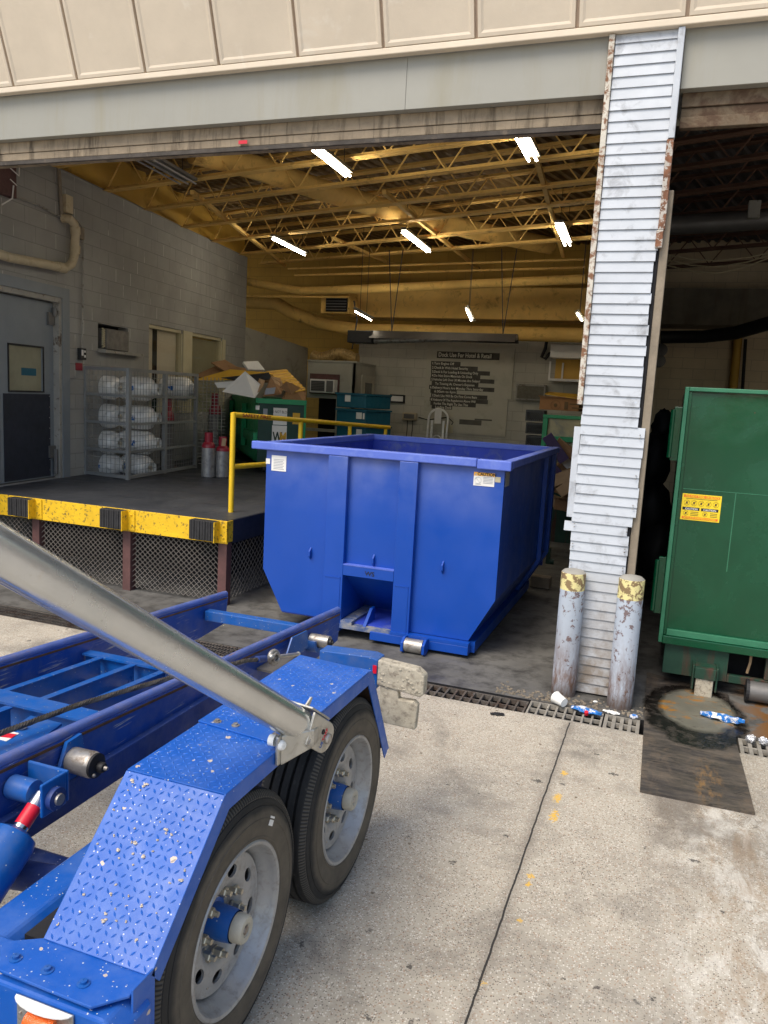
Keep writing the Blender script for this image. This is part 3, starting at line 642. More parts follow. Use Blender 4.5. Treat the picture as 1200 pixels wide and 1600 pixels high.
# open web joists
def joist(p, q, z, m, label, group, ht=.42, n=None):
    p = Vector((p[0], p[1], z)); q = Vector((q[0], q[1], z)); t = thing('roof_joist', label, 'joist', (p+q)/2, group)
    d = (q-p); L = d.length; d.normalize(); sd = Vector((-d.y, d.x, 0))
    for (nm, zz) in (('bottom_chord', 0), ('top_chord', ht)):
        b = MB()
        for s_ in (-1, 1):
            b.bar(p+sd*s_*.034+Vector((0,0,zz)), q+sd*s_*.034+Vector((0,0,zz)), .05, .007)
            b.bar(p+sd*s_*.011+Vector((0,0,zz+.022)), q+sd*s_*.011+Vector((0,0,zz+.022)), .006, .04)
        b.build(nm, m, t)
    b = MB(); n = n or max(3, int(L/.34)); 
    for i in range(n):
        a = p+d*(L*i/n); c = p+d*(L*(i+1)/n)
        if i % 2 == 0: b.bar(a+Vector((0,0,.015)), c+Vector((0,0,ht+.015)), .014, .014)
        else: b.bar(a+Vector((0,0,ht+.015)), c+Vector((0,0,.015)), .014, .014)
    b.build('web', m, t); return t
JL = [(6.40,-.18),(7.50,-.19),(8.55,-.206),(9.54,-.243),(10.64,-.263),(11.72,-.30),(12.88,-.31),(13.85,-.30)]
ordn = ['nearest', 'second', 'third', 'fourth', 'fifth', 'sixth', 'seventh', 'eighth']
for i, (y0, sl_) in enumerate(JL):
    x0 = W0.x-.14*(y0-W0.y)+.02; x1 = -.55
    x1 = min(x1, x0+(5.98-y0)/sl_)
    joist((x0, y0), (x1, y0+sl_*(x1-x0)), 4.36, M['yellow_steel'], '%s yellow open-web joist from the door header, under the main bay roof' % ordn[i], 'yellow roof joists')
JR = [(7.72,-.35),(8.52,-.37),(9.5,-.40),(10.5,-.4),(11.6,-.4),(12.8,-.4),(14.1,-.4)]
ordr = ['nearest', 'second', 'third', 'fourth', 'fifth', 'sixth', 'rearmost']
for i, (y0, sl_) in enumerate(JR):
    joist((-.42, y0), (-.42+min(4.6, (5.98-y0)/sl_), y0+sl_*min(4.6, (5.98-y0)/sl_)), 4.30, M['brown_steel'], '%s dark brown joist from the front of the right bay' % ordr[i], 'dark joists in the right bay')
# bridging and bracing rods
def pipe(name, pts, r, m, label, cat, group=None, n=10, kind=None):
    b = MB(); b.tube(pts, r, n); return b.build(name, m, label=label, cat=cat, group=group, smooth=50)
for k, (u0, v0, u1, v1) in enumerate(((300,300,445,415),(600,300,760,430),(520,372,640,425),(830,215,880,400))):
    a = az(u0, v0, 4.40); c = az(u1, v1, 4.40); 
    b = MB(); b.bar(a, c, .05, .05); b.build('joist_bridging', M['yellow_steel'], label=['yellow bridging bar between joists nearest the left wall', 'yellow bridging bar crossing the middle of the ceiling', 'short yellow bridging bar near the back wall', 'yellow bridging bar beside the pier'][k], cat='brace', group='bridging bars between joists')
# ---------------------------------------------------------------- ducts and pipes
def P3(l, f): return [f(*q) for q in l]
pipe('round_duct', [az(300,236,4.58), az(400,262,4.58), az(500,296,4.58), az(600,326,4.58), az(740,360,4.58), az(860,384,4.58)], .135, M['yellow_steel'], 'large yellow round duct running diagonally through the ceiling joists', 'duct', n=20)
pipe('water_main', [ay(385,440,13.6), ay(470,455,13.4), ay(560,452,13.3), ay(915,436,13.3)], .075, M['yellow_steel'], 'yellow water pipe hung across the bay above the rectangular duct', 'pipe', n=14)
pipe('bent_duct', [ay(383,472,14.2), ay(432,474,14.2), ay(455,488,14.2), ay(500,505,14.2), ay(560,516,14.2), ay(915,524,14.2)], .125, M['yellow_steel'], 'bent round yellow duct running along the back wall above the heater', 'duct', n=18)
for z0, u0, v0, u1, v1, r in ((0,460,430,915,418,.02),(0,383,463,545,464,.022),(0,450,420,915,405,.018)):
    pipe('thin_conduit', [ay(u0,v0,13.0+r*20), ay(u1,v1,13.0+r*20)], r, M['yellow_steel'], {(.02):'thin yellow conduit just above the thick yellow water pipe', (.022):'short thin yellow conduit left of the ceiling vent', (.018):'upper thin yellow conduit at the back of the ceiling'}[r], 'conduit', 'thin yellow conduits')
a = ay(550, 459, 14.4); c = ay(915, 497, 14.4)
b = MB(); b.box(a.x, 14.35, 3.46, -.56, 14.98, 4.02); b.build('rectangular_duct', M['yellow_steel'], label='long yellow rectangular duct above the sign board', cat='duct', bevel=.01)
vt = thing('ceiling_vent', 'yellow unit vent with a louvred grille on its underside, left of the rectangular duct', 'vent', ay(530,490,13.6))
a0 = ay(502, 456, 13.6); a1 = ay(545, 490, 13.6)
b = MB(); b.box(a0.x, 13.6, a1.z, a1.x, 14.0, a0.z); b.build('body', M['yellow_steel'], vt, bevel=.01)
b = MB(); b.box(a0.x+.12, 13.56, a1.z+.03, a1.x-.03, 13.598, a0.z-.1); b.build('recess', M['dark'], vt)
b = MB()
for i in range(5): zz = a1.z+.06+i*.05; b.box(a0.x+.13, 13.54, zz, a1.x-.04, 13.558, zz+.012)
b.build('grille', M['galv_dark'], vt)
# flexible duct on top of the booth
q0 = ay(487, 557, 13.4)
pts = [ay(488+8*i, 556+3.5*math.sin(i*.9)+(0 if i < 8 else 2), 13.55) for i in range(10)]
fl = []; rr = []
for i in range(len(pts)-1):
    for k in range(6): fl.append(pts[i].lerp(pts[i+1], k/6)); rr.append(.10+.012*math.sin(k*math.pi)+(.012 if k % 2 else 0))
b = MB(); b.tube(fl, rr, 14); b.build('flexible_duct', simple("crumpled_gold_duct", (.33,.22,.08), .45, .3, var=.5, vs=9, bs=18, bstr=1), label='crumpled flexible gold duct lying on top of the grey booth', cat='duct', smooth=60)
# tube heater
ht = thing('tube_heater', 'long grey gas tube heater hung on chains in front of the back wall', 'heater', ay(680,530,12.6))
a = ay(556, 533, 12.6); c = ay(808, 527, 12.6); zc = (a.z+c.z)/2
b = MB(); b.tube([a, c], .05, 14); b.build('burner_tube', M['steel'], ht, smooth=50)
b = MB(); b.prism([(a.x+.3, 12.42, zc-.02), (a.x+.3, 12.52, zc+.11), (a.x+.3, 12.68, zc+.11), (a.x+.3, 12.78, zc-.02), (a.x+.3, 12.77, zc-.02), (a.x+.3, 12.675, zc+.10), (a.x+.3, 12.525, zc+.10), (a.x+.3, 12.43, zc-.02)], (c.x-a.x-.3, 0, 0)); b.build('reflector', M['heat'], ht)
b = MB(); b.box(a.x-.1, 12.45, zc-.1, a.x+.34, 12.75, zc+.1); b.build('burner_box', M['black'], ht, bevel=.01)
for uu in (612, 786):
    p = ay(uu, 520, 12.6); b = MB(); b.bar(Vector((p.x-.12, 12.6, 4.36)), Vector((p.x, 12.6, zc+.1)), .012, .012); b.bar(Vector((p.x+.12, 12.6, 4.36)), Vector((p.x, 12.6, zc+.1)), .012, .012); b.build('chain', M['black'], ht)
pipe('power_cord', [ay(553,470,13), ay(558,500,13), ay(552,535,13), ay(550,545,12.8)], .012, M['black'], 'black cord dangling down to the burner box of the heater', 'cord', n=6)
# ---------------------------------------------------------------- strip lights
def striplight(p, q, w_, lit, ntube, label, hang=True, long_=None):
    p = Vector(p); q = Vector(q); c = (p+q)/2; t = thing('ceiling_light', label, 'light', c, 'fluorescent strip lights')
    d = (q-p).normalized(); L = (q-p).length; sd = Vector((-d.y, d.x, 0)).normalized()
    up_ = Vector((0,0,.05)) if abs(d.z) < .4 else Vector((0,.06,.02)); b = MB(); b.bar(p+up_, q+up_, w_*(.8 if lit else 1), .03 if abs(d.z) < .4 else .05, up=(0,0,1) if abs(d.z) < .4 else (0,1,0)); b.build('housing', M['lightbox'] if lit else M['galv_dark'], t)
    for k in range(ntube):
        o = sd*((k-(ntube-1)/2)*w_*.45); b = MB(); b.tube([p+o+d*.02, q+o-d*.02], 0.0105, 8); b.build('tube', M['tube_on'] if lit else M['tube_off'], t, smooth=60)
    if hang:
        b = MB()
        for e in (p+d*.15, q-d*.15): b.bar(e+Vector((0,0,.07)), Vector((e.x, e.y, 4.8)), .006, .006)
        b.build('hanger', M['black'], t)
    return t
ZL = 4.22
striplight(az(487,230,ZL), az(545,276,ZL), .11, True, 2, 'lit two-tube strip light nearest the header, left of centre')
striplight(az(808,206,ZL), az(833,252,ZL), .16, True, 2, 'big bright two-tube strip light nearest the pier')
striplight(az(425,373,ZL), az(477,399,ZL), .1, True, 1, 'lit strip light toward the left wall')
striplight(az(630,363,ZL), az(670,394,ZL), .10, True, 2, 'lit strip light in the middle of the ceiling')
striplight(az(873,352,ZL), az(887,384,ZL), .15, True, 2, 'lit two-tube strip light beside the pier, farther back')
striplight(az(216,244,4.28), az(295,288,4.28), .22, False, 3, 'unlit grey strip light near the left wall')
striplight(ay(554,486,12.6), ay(581,501,12.4), .08, True, 1, 'small tilted lit lamp above the burner box')
striplight(ay(728,481,12.8), ay(737,502,12.6), .09, True, 1, 'small tilted lit lamp in front of the rectangular duct')
striplight(ay(901,488,12.8), ay(910,502,12.6), .09, True, 1, 'small tilted lit lamp half hidden behind the pier')

# ---------------------------------------------------------------- left wall fittings
door = thing('double_swing_door', 'pair of grey traffic doors with black lower kick plates on the dock', 'door', wl(d_r-.9, DZ))
def wq(b, u0, z0, u1, z1, o0, o1): return b.prism([wl(u0, z0, o0), wl(u1, z0, o0), wl(u1, z1, o0), wl(u0, z1, o0)], WN*(o1-o0))
um = wu(9, 600)[0]
win = (wu(23, 560)[0], wu(76, 612)[1], wu(76, 560)[0], wu(23, 538)[1])
for (l, r) in ((d_l+.02, um-.004), (um+.004, d_r-.05)):
    b = MB()
    if r > um:
        wq(b, l, DZ+.015, win[0], d_t-.07, -.12, -.08); wq(b, win[2], DZ+.015, r, d_t-.07, -.12, -.08); wq(b, win[0]+.0005, DZ+.015, win[2]-.0005, win[1], -.12, -.08); wq(b, win[0]+.0005, win[3], win[2]-.0005, d_t-.07, -.12, -.08)
    else: wq(b, l, DZ+.015, r, d_t-.07, -.12, -.08)
    lf = b.build('door_leaf', M['doorgrey'], door)
    b = MB(); wq(b, l+.05, DZ+.03, r-.08, wu(50, 613)[1]-.02, -.079, -.072); b.build('kick_plate', M['kick'], lf)
    if r > um:
        b = MB(); wq(b, win[0], win[1], win[2], win[3], -.106, -.1); b.build('pane', M['glassdark'], lf)
        b = MB(); e = .014
        wq(b, win[0]-e, win[1]-e, win[2]+e, win[1], -.08, -.068); wq(b, win[0]-e, win[3], win[2]+e, win[3]+e, -.08, -.068); wq(b, win[0]-e, win[1], win[0], win[3], -.08, -.068); wq(b, win[2], win[1], win[2]+e, win[3], -.08, -.068); b.build('window_frame', M['black'], lf)
        b = MB()
        for i in range(8): b.ball(wl(r-.095, DZ+.1+i*.125, -.071), .007, 4)
        b.build('rivets', M['steel'], lf)
# what is seen through the pane
b = MB(); wq(b, win[0]+.003, win[1]+.003, win[2]-.003, win[3]-.003, -.1, -.097); b.build('seen_room', simple("pale_room_beyond", (.26,.25,.17), .4, var=.25, vs=2.2), lf)
a0 = wu(45, 575); a1 = wu(68, 588); b = MB(); wq(b, a0[0], a1[1], a1[0], a0[1], -.096, -.0945); b.build('notice', M['teal'], lf)
b = MB(); wq(b, d_r-.05, DZ, d_r-.001, d_t-.06, -.15, -.001); wq(b, d_l, d_t-.06, d_r-.001, d_t-.001, -.15, -.001)
b.build('door_jamb', M['jamb'], door, bevel=.004)
b = MB(); wq(b, d_r+.001, DZ, d_r+.14, d_t+.12, .001, .012); wq(b, d_l, d_t+.001, d_r, d_t+.12, .001, .012); b.build('door_surround', M['doorgrey'], door)
for zz in (DZ+.25, d_t-.32):
    b = MB(); wq(b, d_r-.17, zz, d_r-.06, zz+.14, -.076, -.05); b.tube([wl(d_r-.075, zz-.2 if zz < 2 else zz+.2, -.04), wl(d_r-.075, zz+.1, -.04)], .025, 10); b.build('hinge', M['galv_dark'], door)
# windows
wn = thing('office_window', 'cream-framed office window pair with closed blinds in the grey block wall', 'window', wl((w1l+w2r)/2, 1.6))
b = MB(); e = .05
for (l, r) in ((w1l, w1r), (w2l, w2r)):
    wq(b, l, wt_-e, r, wt_-.001, -.16, -.02)
wq(b, w1r+.001, wb, w2l-.001, wt_-.001, .001, .02); wq(b, w1r-.03, wb, w1r-.001, wt_-e-.001, -.16, -.001); wq(b, w2r-.0, wb, w2r+.12, wt_-.02, .001, .018); wq(b, w2r-.03, wb, w2r-.001, wt_-e-.001, -.16, -.001); wq(b, w1l+.001, wb, w1l+.03, wt_-e-.001, -.16, -.02)
b.build('window_frame', M['framecream'], wn, bevel=.003)
b = MB(); wd_ = w1r-w1l
wq(b, w1l+.031, wb, w1l+wd_*.26, wt_-e, -.10, -.095); wq(b, w1l+wd_*.40, wb, w1r-.031, wt_-e, -.10, -.095); b.build('blind', M['blind'], wn)
b = MB(); wq(b, w1l+wd_*.26+.001, wb, w1l+wd_*.40-.001, wt_-e, -.10, -.096); b.build('dark_gap', M['dark'], wn)
b = MB(); wq(b, w2l+.001, wb, w2r-.031, wt_-e-.02, -.10, -.095); b.build('green_blind', M['blind2'], wn)
for (l, r) in ((w1l, w1r), (w2l, w2r)):
    b = MB(); wq(b, l+.031, wb, r-.031, wt_-e-.001, -.05, -.047); o = b.build('pane', bpy.data.materials.get('pane_glass') or thin_glass(), wn)
# old air conditioner set in the wall
acn = thing('wall_air_conditioner', 'dusty through-wall air conditioner on a white shelf left of the office window', 'air conditioner', wl(n_l+.4, n_b))
b = MB(); wq(b, n_l+.001, n_b+.001, n_r-.001, n_t-.001, -.19, -.15); b.build('recess', M['dark'], acn)
b = MB(); wq(b, n_l+.16, n_b+.004, n_r-.03, n_t-.05, -.149, .03); b.build('coil_case', simple("dusty_coil", (.2,.185,.165), .8, var=.35, vs=9, bs=90, bstr=.5), acn, bevel=.006)
b = MB()
for i in range(8):
    zz = n_b+.02+i*(n_t-n_b-.09)/8
    b.bar(wl(n_l+.10, zz, .0), wl(n_l+.15, zz+.02, .0), .02, .012); b.bar(wl(n_l+.15, zz+.02, .0), wl(n_l+.10, zz+.045, .0), .02, .012)
b.build('coil_bends', M['framecream'], acn)
b = MB(); wq(b, n_l-.01, n_b-.05, n_r+.22, n_b-.012, .001, .12); b.build('shelf', M['jamb'], acn)
# downpipe and conduit
PO = .11
def wp(px, py, o=PO): u, z = wu(px, py); return wl(u, z, o)
pipe('drain_pipe', [wl(ua+.1, wu(0,398)[1]+.0-(wu(0,398)[0]-ua-.1)*(-.02), PO), wp(0,402), wp(60,413), wp(88,419), wp(99,412), wp(103,400), wp(105,362), wp(103,350), wp(96,342), wl(wu(95,341)[0], wu(95,341)[1], .02)], .05, M['pvc'], 'thick cream drain pipe bending down the wall above the grey doors', 'pipe', n=16)
for (q, nm) in (((84,418,94,417), 0), ((104,398,105,386), 1), ((105,360,104,352), 2)):
    pass
_dp = bpy.data.objects['drain_pipe']
for (_a, _b) in (((104,397),(104.6,384)), ((105,366),(104,354)), ((76,416),(88,419))):
    b = MB(); b.tube([wp(*_a), wp(*_b)], .058, 16); b.build('pipe_coupling', M['pvc'], _dp, smooth=50)
pipe('wall_conduit', [wp(0,300,.03), wp(60,322,.03), wp(85,336,.03), wp(118,345,.03), wp(127,358,.03), wp(126,450,.03), wp(125,545,.03)], .011, M['jamb'], 'thin painted conduit running down to the black switch beside the doors', 'conduit', n=6)
pipe('cable_drop', [wp(88,252,.03), wp(90,290,.03), wp(93,335,.03)], .02, M['wood'], 'brown cable dropping from the ceiling to the bend of the drain pipe', 'cable', n=6)
sw = thing('switch_box', 'small black switch box on the wall right of the grey doors', 'switch', wp(125, 560, 0))
b = MB(); u_, z_ = wu(125,553); wq(b, u_-.06, z_-.07, u_+.06, z_+.07, .001, .05); b.build('box', M['black'], sw, bevel=.004)
b = MB(); wq(b, u_-.045, z_-.02, u_-.01, z_+.05, .051, .056); wq(b, u_+.01, z_-.04, u_+.04, z_-.01, .051, .056); wq(b, u_+.01, z_+.02, u_+.035, z_+.045, .051, .056); b.build('buttons', M['white'], sw)
b = MB(); u_, z_ = wu(123,573); wq(b, u_-.07, z_-.045, u_+.07, z_+.045, .001, .006); rs = b.build('red_sticker', M['red_paint'], label='small red sticker on the wall under the switch box', cat='sticker')
b = MB(); u_, z_ = wu(101,319); wq(b, u_-.06, z_-.1, u_+.08, z_+.1, .001, .06); b.build('junction_box', M['pvc'], label='beige junction box high on the left wall', cat='junction box', bevel=.005)
b = MB(); u_, z_ = wu(119,364); wq(b, u_-.07, z_-.07, u_+.07, z_+.07, .001, .07); b.build('alarm_sounder', M['wood'], label='small brown sounder beside the drain pipe bend', cat='sounder', bevel=.01)
b = MB(); u_, z_ = wu(5,275); wq(b, u_-.25, z_-.2, u_+.1, z_+.3, .001, .08)
cb = b.build('cable_box', M['maroon'], label='dark red open wiring box at the top left of the block wall', cat='wiring box')
b = MB(); b.tube([wp(2,262,.1), wp(14,275,.12), wp(17,262,.1)], .006, 5); b.tube([wp(8,290,.1), wp(6,310,.1), wp(-4,320,.05)], .008, 5); b.tube([wp(0,280,.12), wp(8,290,.14)], .005, 5); b.build('loose_wires', M['white'], cb)

# ---------------------------------------------------------------- loading dock platform
DX1 = -3.72; DY0 = 6.15
dock = thing('dock_platform', 'raised steel loading dock with yellow edge, black deck and mesh skirt', 'platform', (-5.5, 8, 0))
b = MB(); xl0 = wl((DY0-W0.y)/WD.y, 0).x
b.add([(xl0+.005, DY0, DZ), (DX1, DY0, DZ), (DX1, 14.4, DZ), (wl(ub,0).x+.01, 13.1, DZ), (xl0+.005, DY0, DZ-.04), (DX1, DY0, DZ-.04), (DX1, 14.4, DZ-.04), (wl(ub,0).x+.01, 13.1, DZ-.04)],
      [(0,1,2,3),(7,6,5,4),(4,5,1,0),(5,6,2,1)]); b.build('deck', M['dock_deck'], dock)
b = MB(); b.box(-9, DY0-.012, .585, DX1+.012, DY0-.0, DZ-.004); b.box(DX1+.001, DY0-.012, .60, DX1+.012, DY0+.08, DZ-.004); b.build('yellow_edge', M['ylw_worn'], dock, bevel=.003)
b = MB(); b.box(DX1, DY0+.081, .58, DX1+.012, 14.3, DZ-.004); b.box(-9, DY0, .585, DX1, DY0+.06, .60); b.build('side_channel', M['kick'], dock)
b = MB()
for uu in (58, 199, 357):
    p = ay(uu, 880, DY0+.02); x = min(p.x, DX1-.04); b.box(x-.045, DY0+.005, 0, x+.045, DY0+.09, .584)
b.box(DX1-.03, DY0+.095, 0, DX1-.01, DY0+.18, .584); b.build('legs', M['maroon'], dock) if False else None
for uu in (58, 199, 357):
    p = ay(uu, 880, DY0+.02); x = min(p.x, DX1-.05); b = MB(); b.box(x-.045, DY0+.005, 0, x+.045, DY0+.09, .584); b.build('leg', M['maroon'], dock, bevel=.003)
for yy in (8.4, 10.5): b = MB(); b.box(DX1-.09, yy, 0, DX1-.005, yy+.09, .579); b.build('leg', M['maroon'], dock)
def expanded(b, p0, ux, L, H, cw=.058, ch=.026, th=.0045):
    ux = Vector(ux).normalized(); nx = int(L/cw); nz = int(H/ch); n = Vector((-ux.y, ux.x, 0)); 
    for j in range(nz):
        for i in range(nx):
            x0 = i*cw+(cw/2 if j % 2 else 0); z0 = j*ch
            a = Vector(p0)+ux*x0+Vector((0,0,z0)); c = a+ux*cw/2+Vector((0,0,ch)); d = a+ux*cw
            b.bar(a, c, .004, th*1.3, up=n); b.bar(c, d, .004, th*1.3, up=n)
xsL = [ay(-60, 880, DY0+.02).x, ay(58, 880, DY0+.02).x, ay(199, 880, DY0+.02).x, DX1-.05]
for i in range(3):
    b = MB(); expanded(b, (xsL[i]+.045, DY0+.04, .03), (1,0,0), xsL[i+1]-xsL[i]-.09, .55); b.build('mesh_skirt', M['mesh_steel'], dock)
b = MB(); expanded(b, (DX1-.05, DY0+.12, .03), (0,1,0), 2.6, .54, .07, .035); b.build('mesh_skirt', M['mesh_steel'], dock)
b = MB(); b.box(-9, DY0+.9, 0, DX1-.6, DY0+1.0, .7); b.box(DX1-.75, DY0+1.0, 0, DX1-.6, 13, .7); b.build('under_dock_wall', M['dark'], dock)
bl = ['black rubber dock bumper at the left edge of the photo', 'black rubber dock bumper in the middle of the yellow edge', 'black rubber dock bumper next to the yellow railing corner']
for k, (u0, v0, u1, v1) in enumerate(((12,770,45,805),(156,787,190,825),(296,802,334,842))):
    a = ay(u0, v0, DY0-.1); c = ay(u1, v1, DY0-.1); t = thing('dock_bumper', bl[k], 'bumper', ((a.x+c.x)/2, DY0, .6), 'rubber bumpers on the dock edge')
    b = MB(); n = 9
    for i in range(n):
        x0 = a.x+(c.x-a.x)*i/n; b.box(x0+.0015, DY0-.108-(.003 if i % 2 else 0), .613, x0+(c.x-a.x)/n-.0015, DY0-.1, .791)
    b.box(a.x, DY0-.0995, .612, c.x, DY0-.0125, .792)
    b.build('pad', M['rubber'], t, bevel=.004)
    b = MB(); b.box(c.x+.001, DY0-.11, .60, c.x+.008, DY0-.013, .79); b.box(c.x+.008, DY0-.021, .60, c.x+.085, DY0-.013, .79)
    b.ball((c.x+.05, DY0-.022, .64), .011, 5); b.ball((c.x+.05, DY0-.022, .75), .011, 5); b.build('mounting_angle', M['ylw_worn'], t)
# yellow railing
rl = thing('yellow_railing', 'yellow pipe railing with red lettering along the dock steps', 'railing', (-3.9, 6.6, DZ))
pA_ = ax(362, 648, -3.96); pB = ax(608, 668, -3.78); r_ = .026
foot = az(359, 800, DZ)
pts = [Vector((pA_.x, foot.y, pA_.z)), pB]
b = MB(); b.tube(pts, r_, 12); b.build('top_rail', M['ylw'], rl, smooth=50)
b = MB(); b.tube([Vector((pA_.x, foot.y, DZ)), Vector((pA_.x, foot.y, pA_.z+.02))], r_, 12); b.build('post', M['ylw'], rl, smooth=50)
for uu in (470, 547, 603):
    _n = ray(uu, 662); _d = pts[1]-pts[0]; t_ = -(pts[0].x*_n.y-pts[0].y*_n.x)/(_d.x*_n.y-_d.y*_n.x); t_ = min(t_, 1); p = pts[0].lerp(pts[1], t_)
    b = MB(); b.tube([Vector((p.x, p.y, .2)), p], r_*.93, 12); b.build('post', M['ylw'], rl, smooth=50)
b = MB(); b.tube([Vector((pA_.x, foot.y, DZ+.44)), Vector((pA_.x+.1, pB.y, DZ+.36))], r_, 12); b.build('mid_rail', M['ylw'], rl, smooth=50)
dr = (pts[1]-pts[0]).normalized()
nn = Vector((dr.y, -dr.x, 0)).normalized(); 
text("SAFETY FIRST", pts[0]+dr*.12+nn*(r_+.0005)+Vector((0,0,-.012)), dr, (0,0,1), .045, M['red_paint'], rl, sx=2.0, bold=.02)

# ---------------------------------------------------------------- gas cylinder cage
ca = thing('gas_cylinder_cage', 'galvanised mesh cage with shelves of gas cylinders against the block wall', 'cage', (-6.7, 8.3, DZ))
CT = 2.16
A_ = Vector((-6.99, 8.1, 0)); B_ = Vector((-6.26, 8.0, 0)); Cc = B_+WD*.92; D_ = B_+WD*1.85; E2 = B_+WD*3.6
Dp = wl((D_-W0).dot(WD), 0, .02)
def wiremesh(b, p, q, z0, z1, st=.07, th=.0045):
    d = (q-p); L = d.length; d.normalize(); n = int(L/st); 
    for i in range(1, n): a = p+d*(L*i/n); b.bar(a+Vector((0,0,z0)), a+Vector((0,0,z1)), th, th)
    m_ = int((z1-z0)/st)
    for j in range(1, m_): z = z0+(z1-z0)*j/m_; b.bar(p+Vector((0,0,z)), q+Vector((0,0,z)), th, th)
def post(p, nm='post', w_=.045): b = MB(); b.box(p.x-w_/2, p.y-w_/2, DZ, p.x+w_/2, p.y+w_/2, CT); b.build(nm, M['cage'], ca)
for p in (A_, B_, Cc, D_): post(p)
for (p, q) in ((A_, B_), (B_, Cc), (Cc, D_)):
    b = MB(); wiremesh(b, p, q, DZ+.03, CT-.03); b.build('wire_panel', M['cage'], ca)
    b = MB(); d = (q-p).normalized()*.023
    for z in (DZ+.03, CT-.02): b.bar(p+d+Vector((0,0,z)), q-d+Vector((0,0,z)), .04, .04)
    for z in (1.14, 1.48, 1.82): b.bar(p+d+Vector((0,0,z)), q-d+Vector((0,0,z)), .02, .03)
    b.build('cross_rail', M['cage'], ca)
b = MB()
for z in (1.13, 1.47, 1.81):
    for k in range(6):
        f0 = k/5; p0 = A_.lerp(B_, f0); b.bar(Vector((p0.x, p0.y+.03, z)), Vector((p0.x, p0.y+.03, z))+WD*1.75, .03, .008)
b.build('shelf', M['cage'], ca)
b = MB(); b.bar(Cc+Vector((0,0,1.48)), wl((Cc-W0).dot(WD), 1.48, .02), .03, .03); b.build('divider_rail', M['cage'], ca)
def gas(c, ax_, label, r=.148, L=.36):
    t = thing('gas_cylinder', label, 'gas cylinder', c, 'gas cylinders lying in the cage'); ax_ = Vector(ax_).normalized(); c = Vector(c)
    b = MB(); b.lathe([(.001,-L/2-.07),(r*.55,-L/2-.062),(r*.85,-L/2-.03),(r,-L/2+.02),(r,L/2-.02),(r*.85,L/2+.035),(r*.5,L/2+.068),(.001,L/2+.075)], c, ax_, 24); b.build('tank', M['alu'], t, smooth=60)
    b = MB(); b.lathe([(r*.5,L/2+.05),(r*.5,L/2+.14),(r*.47,L/2+.14),(r*.47,L/2+.05)], c, ax_, 20); b.build('collar', M['alu'], t, smooth=40)
    b = MB(); b.lathe([(.02,L/2+.07),(.02,L/2+.12),(.03,L/2+.12),(.001,L/2+.13)], c, ax_, 10); b.build('valve', M['zinc'], t)
    b = MB(); up = Vector((0,0,1)); sd = ax_.cross(up).normalized(); nrm = sd if sd.y < 0 else -sd
    b.ob(c+nrm*(r+.0015)+up*.0, ax_*.05, up*.035, nrm*.002); b.build('sticker', M['bluep'], t)
rows = [('top', 605, 607), ('second', 649, 652), ('third', 690, 691), ('bottom', 727, 728)]
for (nm, vl, vr) in rows:
    for k, cl in enumerate(('left', 'right')):
        yv = (8.55, 8.75)[k]; base = ay((162, 213)[k], (vl, vr)[k], yv)
        gas(base, (1, (-.1, .25)[k]*(-1 if nm == 'bottom' else 1), 0), 'aluminium gas cylinder lying on the %s shelf of the cage, %s column' % (nm, cl), r=.155)
gas(ay(275,607,10.0), (1,.1,0), 'aluminium gas cylinder alone on the top shelf of the cage\'s second section', r=.17)
def upright(p, r, h, label, red=True, extra=True, dark=False):
    t = thing('standing_gas_bottle', label, 'gas bottle', p, 'gas bottles standing by the cage'); p = Vector(p)
    b = MB(); b.lathe([(r*.9,0),(r,.01),(r,h*.78)], p, (0,0,1), 24); b.build('body', M['bottle'] if not dark else M['galv_dark'], t, smooth=40)
    b = MB(); b.lathe([(r,h*.78+.0005),(r,h*.84),(r*.85,h*.9),(r*.4,h*.95),(r*.3,h)], p, (0,0,1), 24); b.build('shoulder', M['red_paint'] if red else M['galv_dark'], t, smooth=60)
    b = MB(); b.lathe([(.02,h),(.02,h+.05),(.035,h+.05),(.035,h+.08),(.001,h+.08)], p, (0,0,1), 10); b.build('valve', M['zinc'], t)
    b = MB(); b.lathe([(r*.62,h*.93),(r*.62,h+.09),(r*.58,h+.09),(r*.58,h*.93)], p, (0,0,1), 16); b.build('guard', M['red_paint'] if red else M['black'], t, smooth=40)
    return t
g1 = ay(325, 742, 9.0); g1.z = DZ
upright(Vector((g1.x, 9.0, DZ)), .088, .50, 'silver gas bottle with dark red shoulder standing outside the cage')
g2 = ay(347, 742, 9.12); upright(Vector((g2.x, 9.12, DZ)), .088, .45, 'silver gas bottle with a paper tag next to the dumpster')
b = MB(); b.ob((g2.x+.09, 9.0, DZ+.48), (.03,0,.0), (0,.002,0), (.008,0,.05)); b.build('paper_tag', M['card2'], label='paper tag hanging from the gas bottle next to the dumpster', cat='tag')
g3 = ay(328, 742, 9.75); upright(Vector((g3.x-.35, 10.4, DZ)), .09, 1.0, 'tall gas bottle behind the mesh, behind the red-shouldered bottles', dark=True)
g4 = ay(270, 740, 9.2); upright(Vector((g4.x-.1, 9.2, DZ)), .09, .9, 'gas bottle with red shoulder standing inside the cage\'s second section', dark=True)
# tall mesh panel at the end of the cage
p0 = ay(308, 700, 9.6); p1 = ay(350, 700, 9.9)
P0 = Vector((D_.x+.03, D_.y+.03, 0)); P1 = Vector((P0.x+.38, P0.y+.5, 0)); P1 = Vector((ay(351,700,10.15).x, 10.15, 0))
b = MB(); wiremesh(b, P0, P1, DZ+.02, CT-.04, .05, .007); mp = b.build('mesh_gate', M['jamb'], label='open mesh gate hanging off the right end of the cylinder cage', cat='gate')

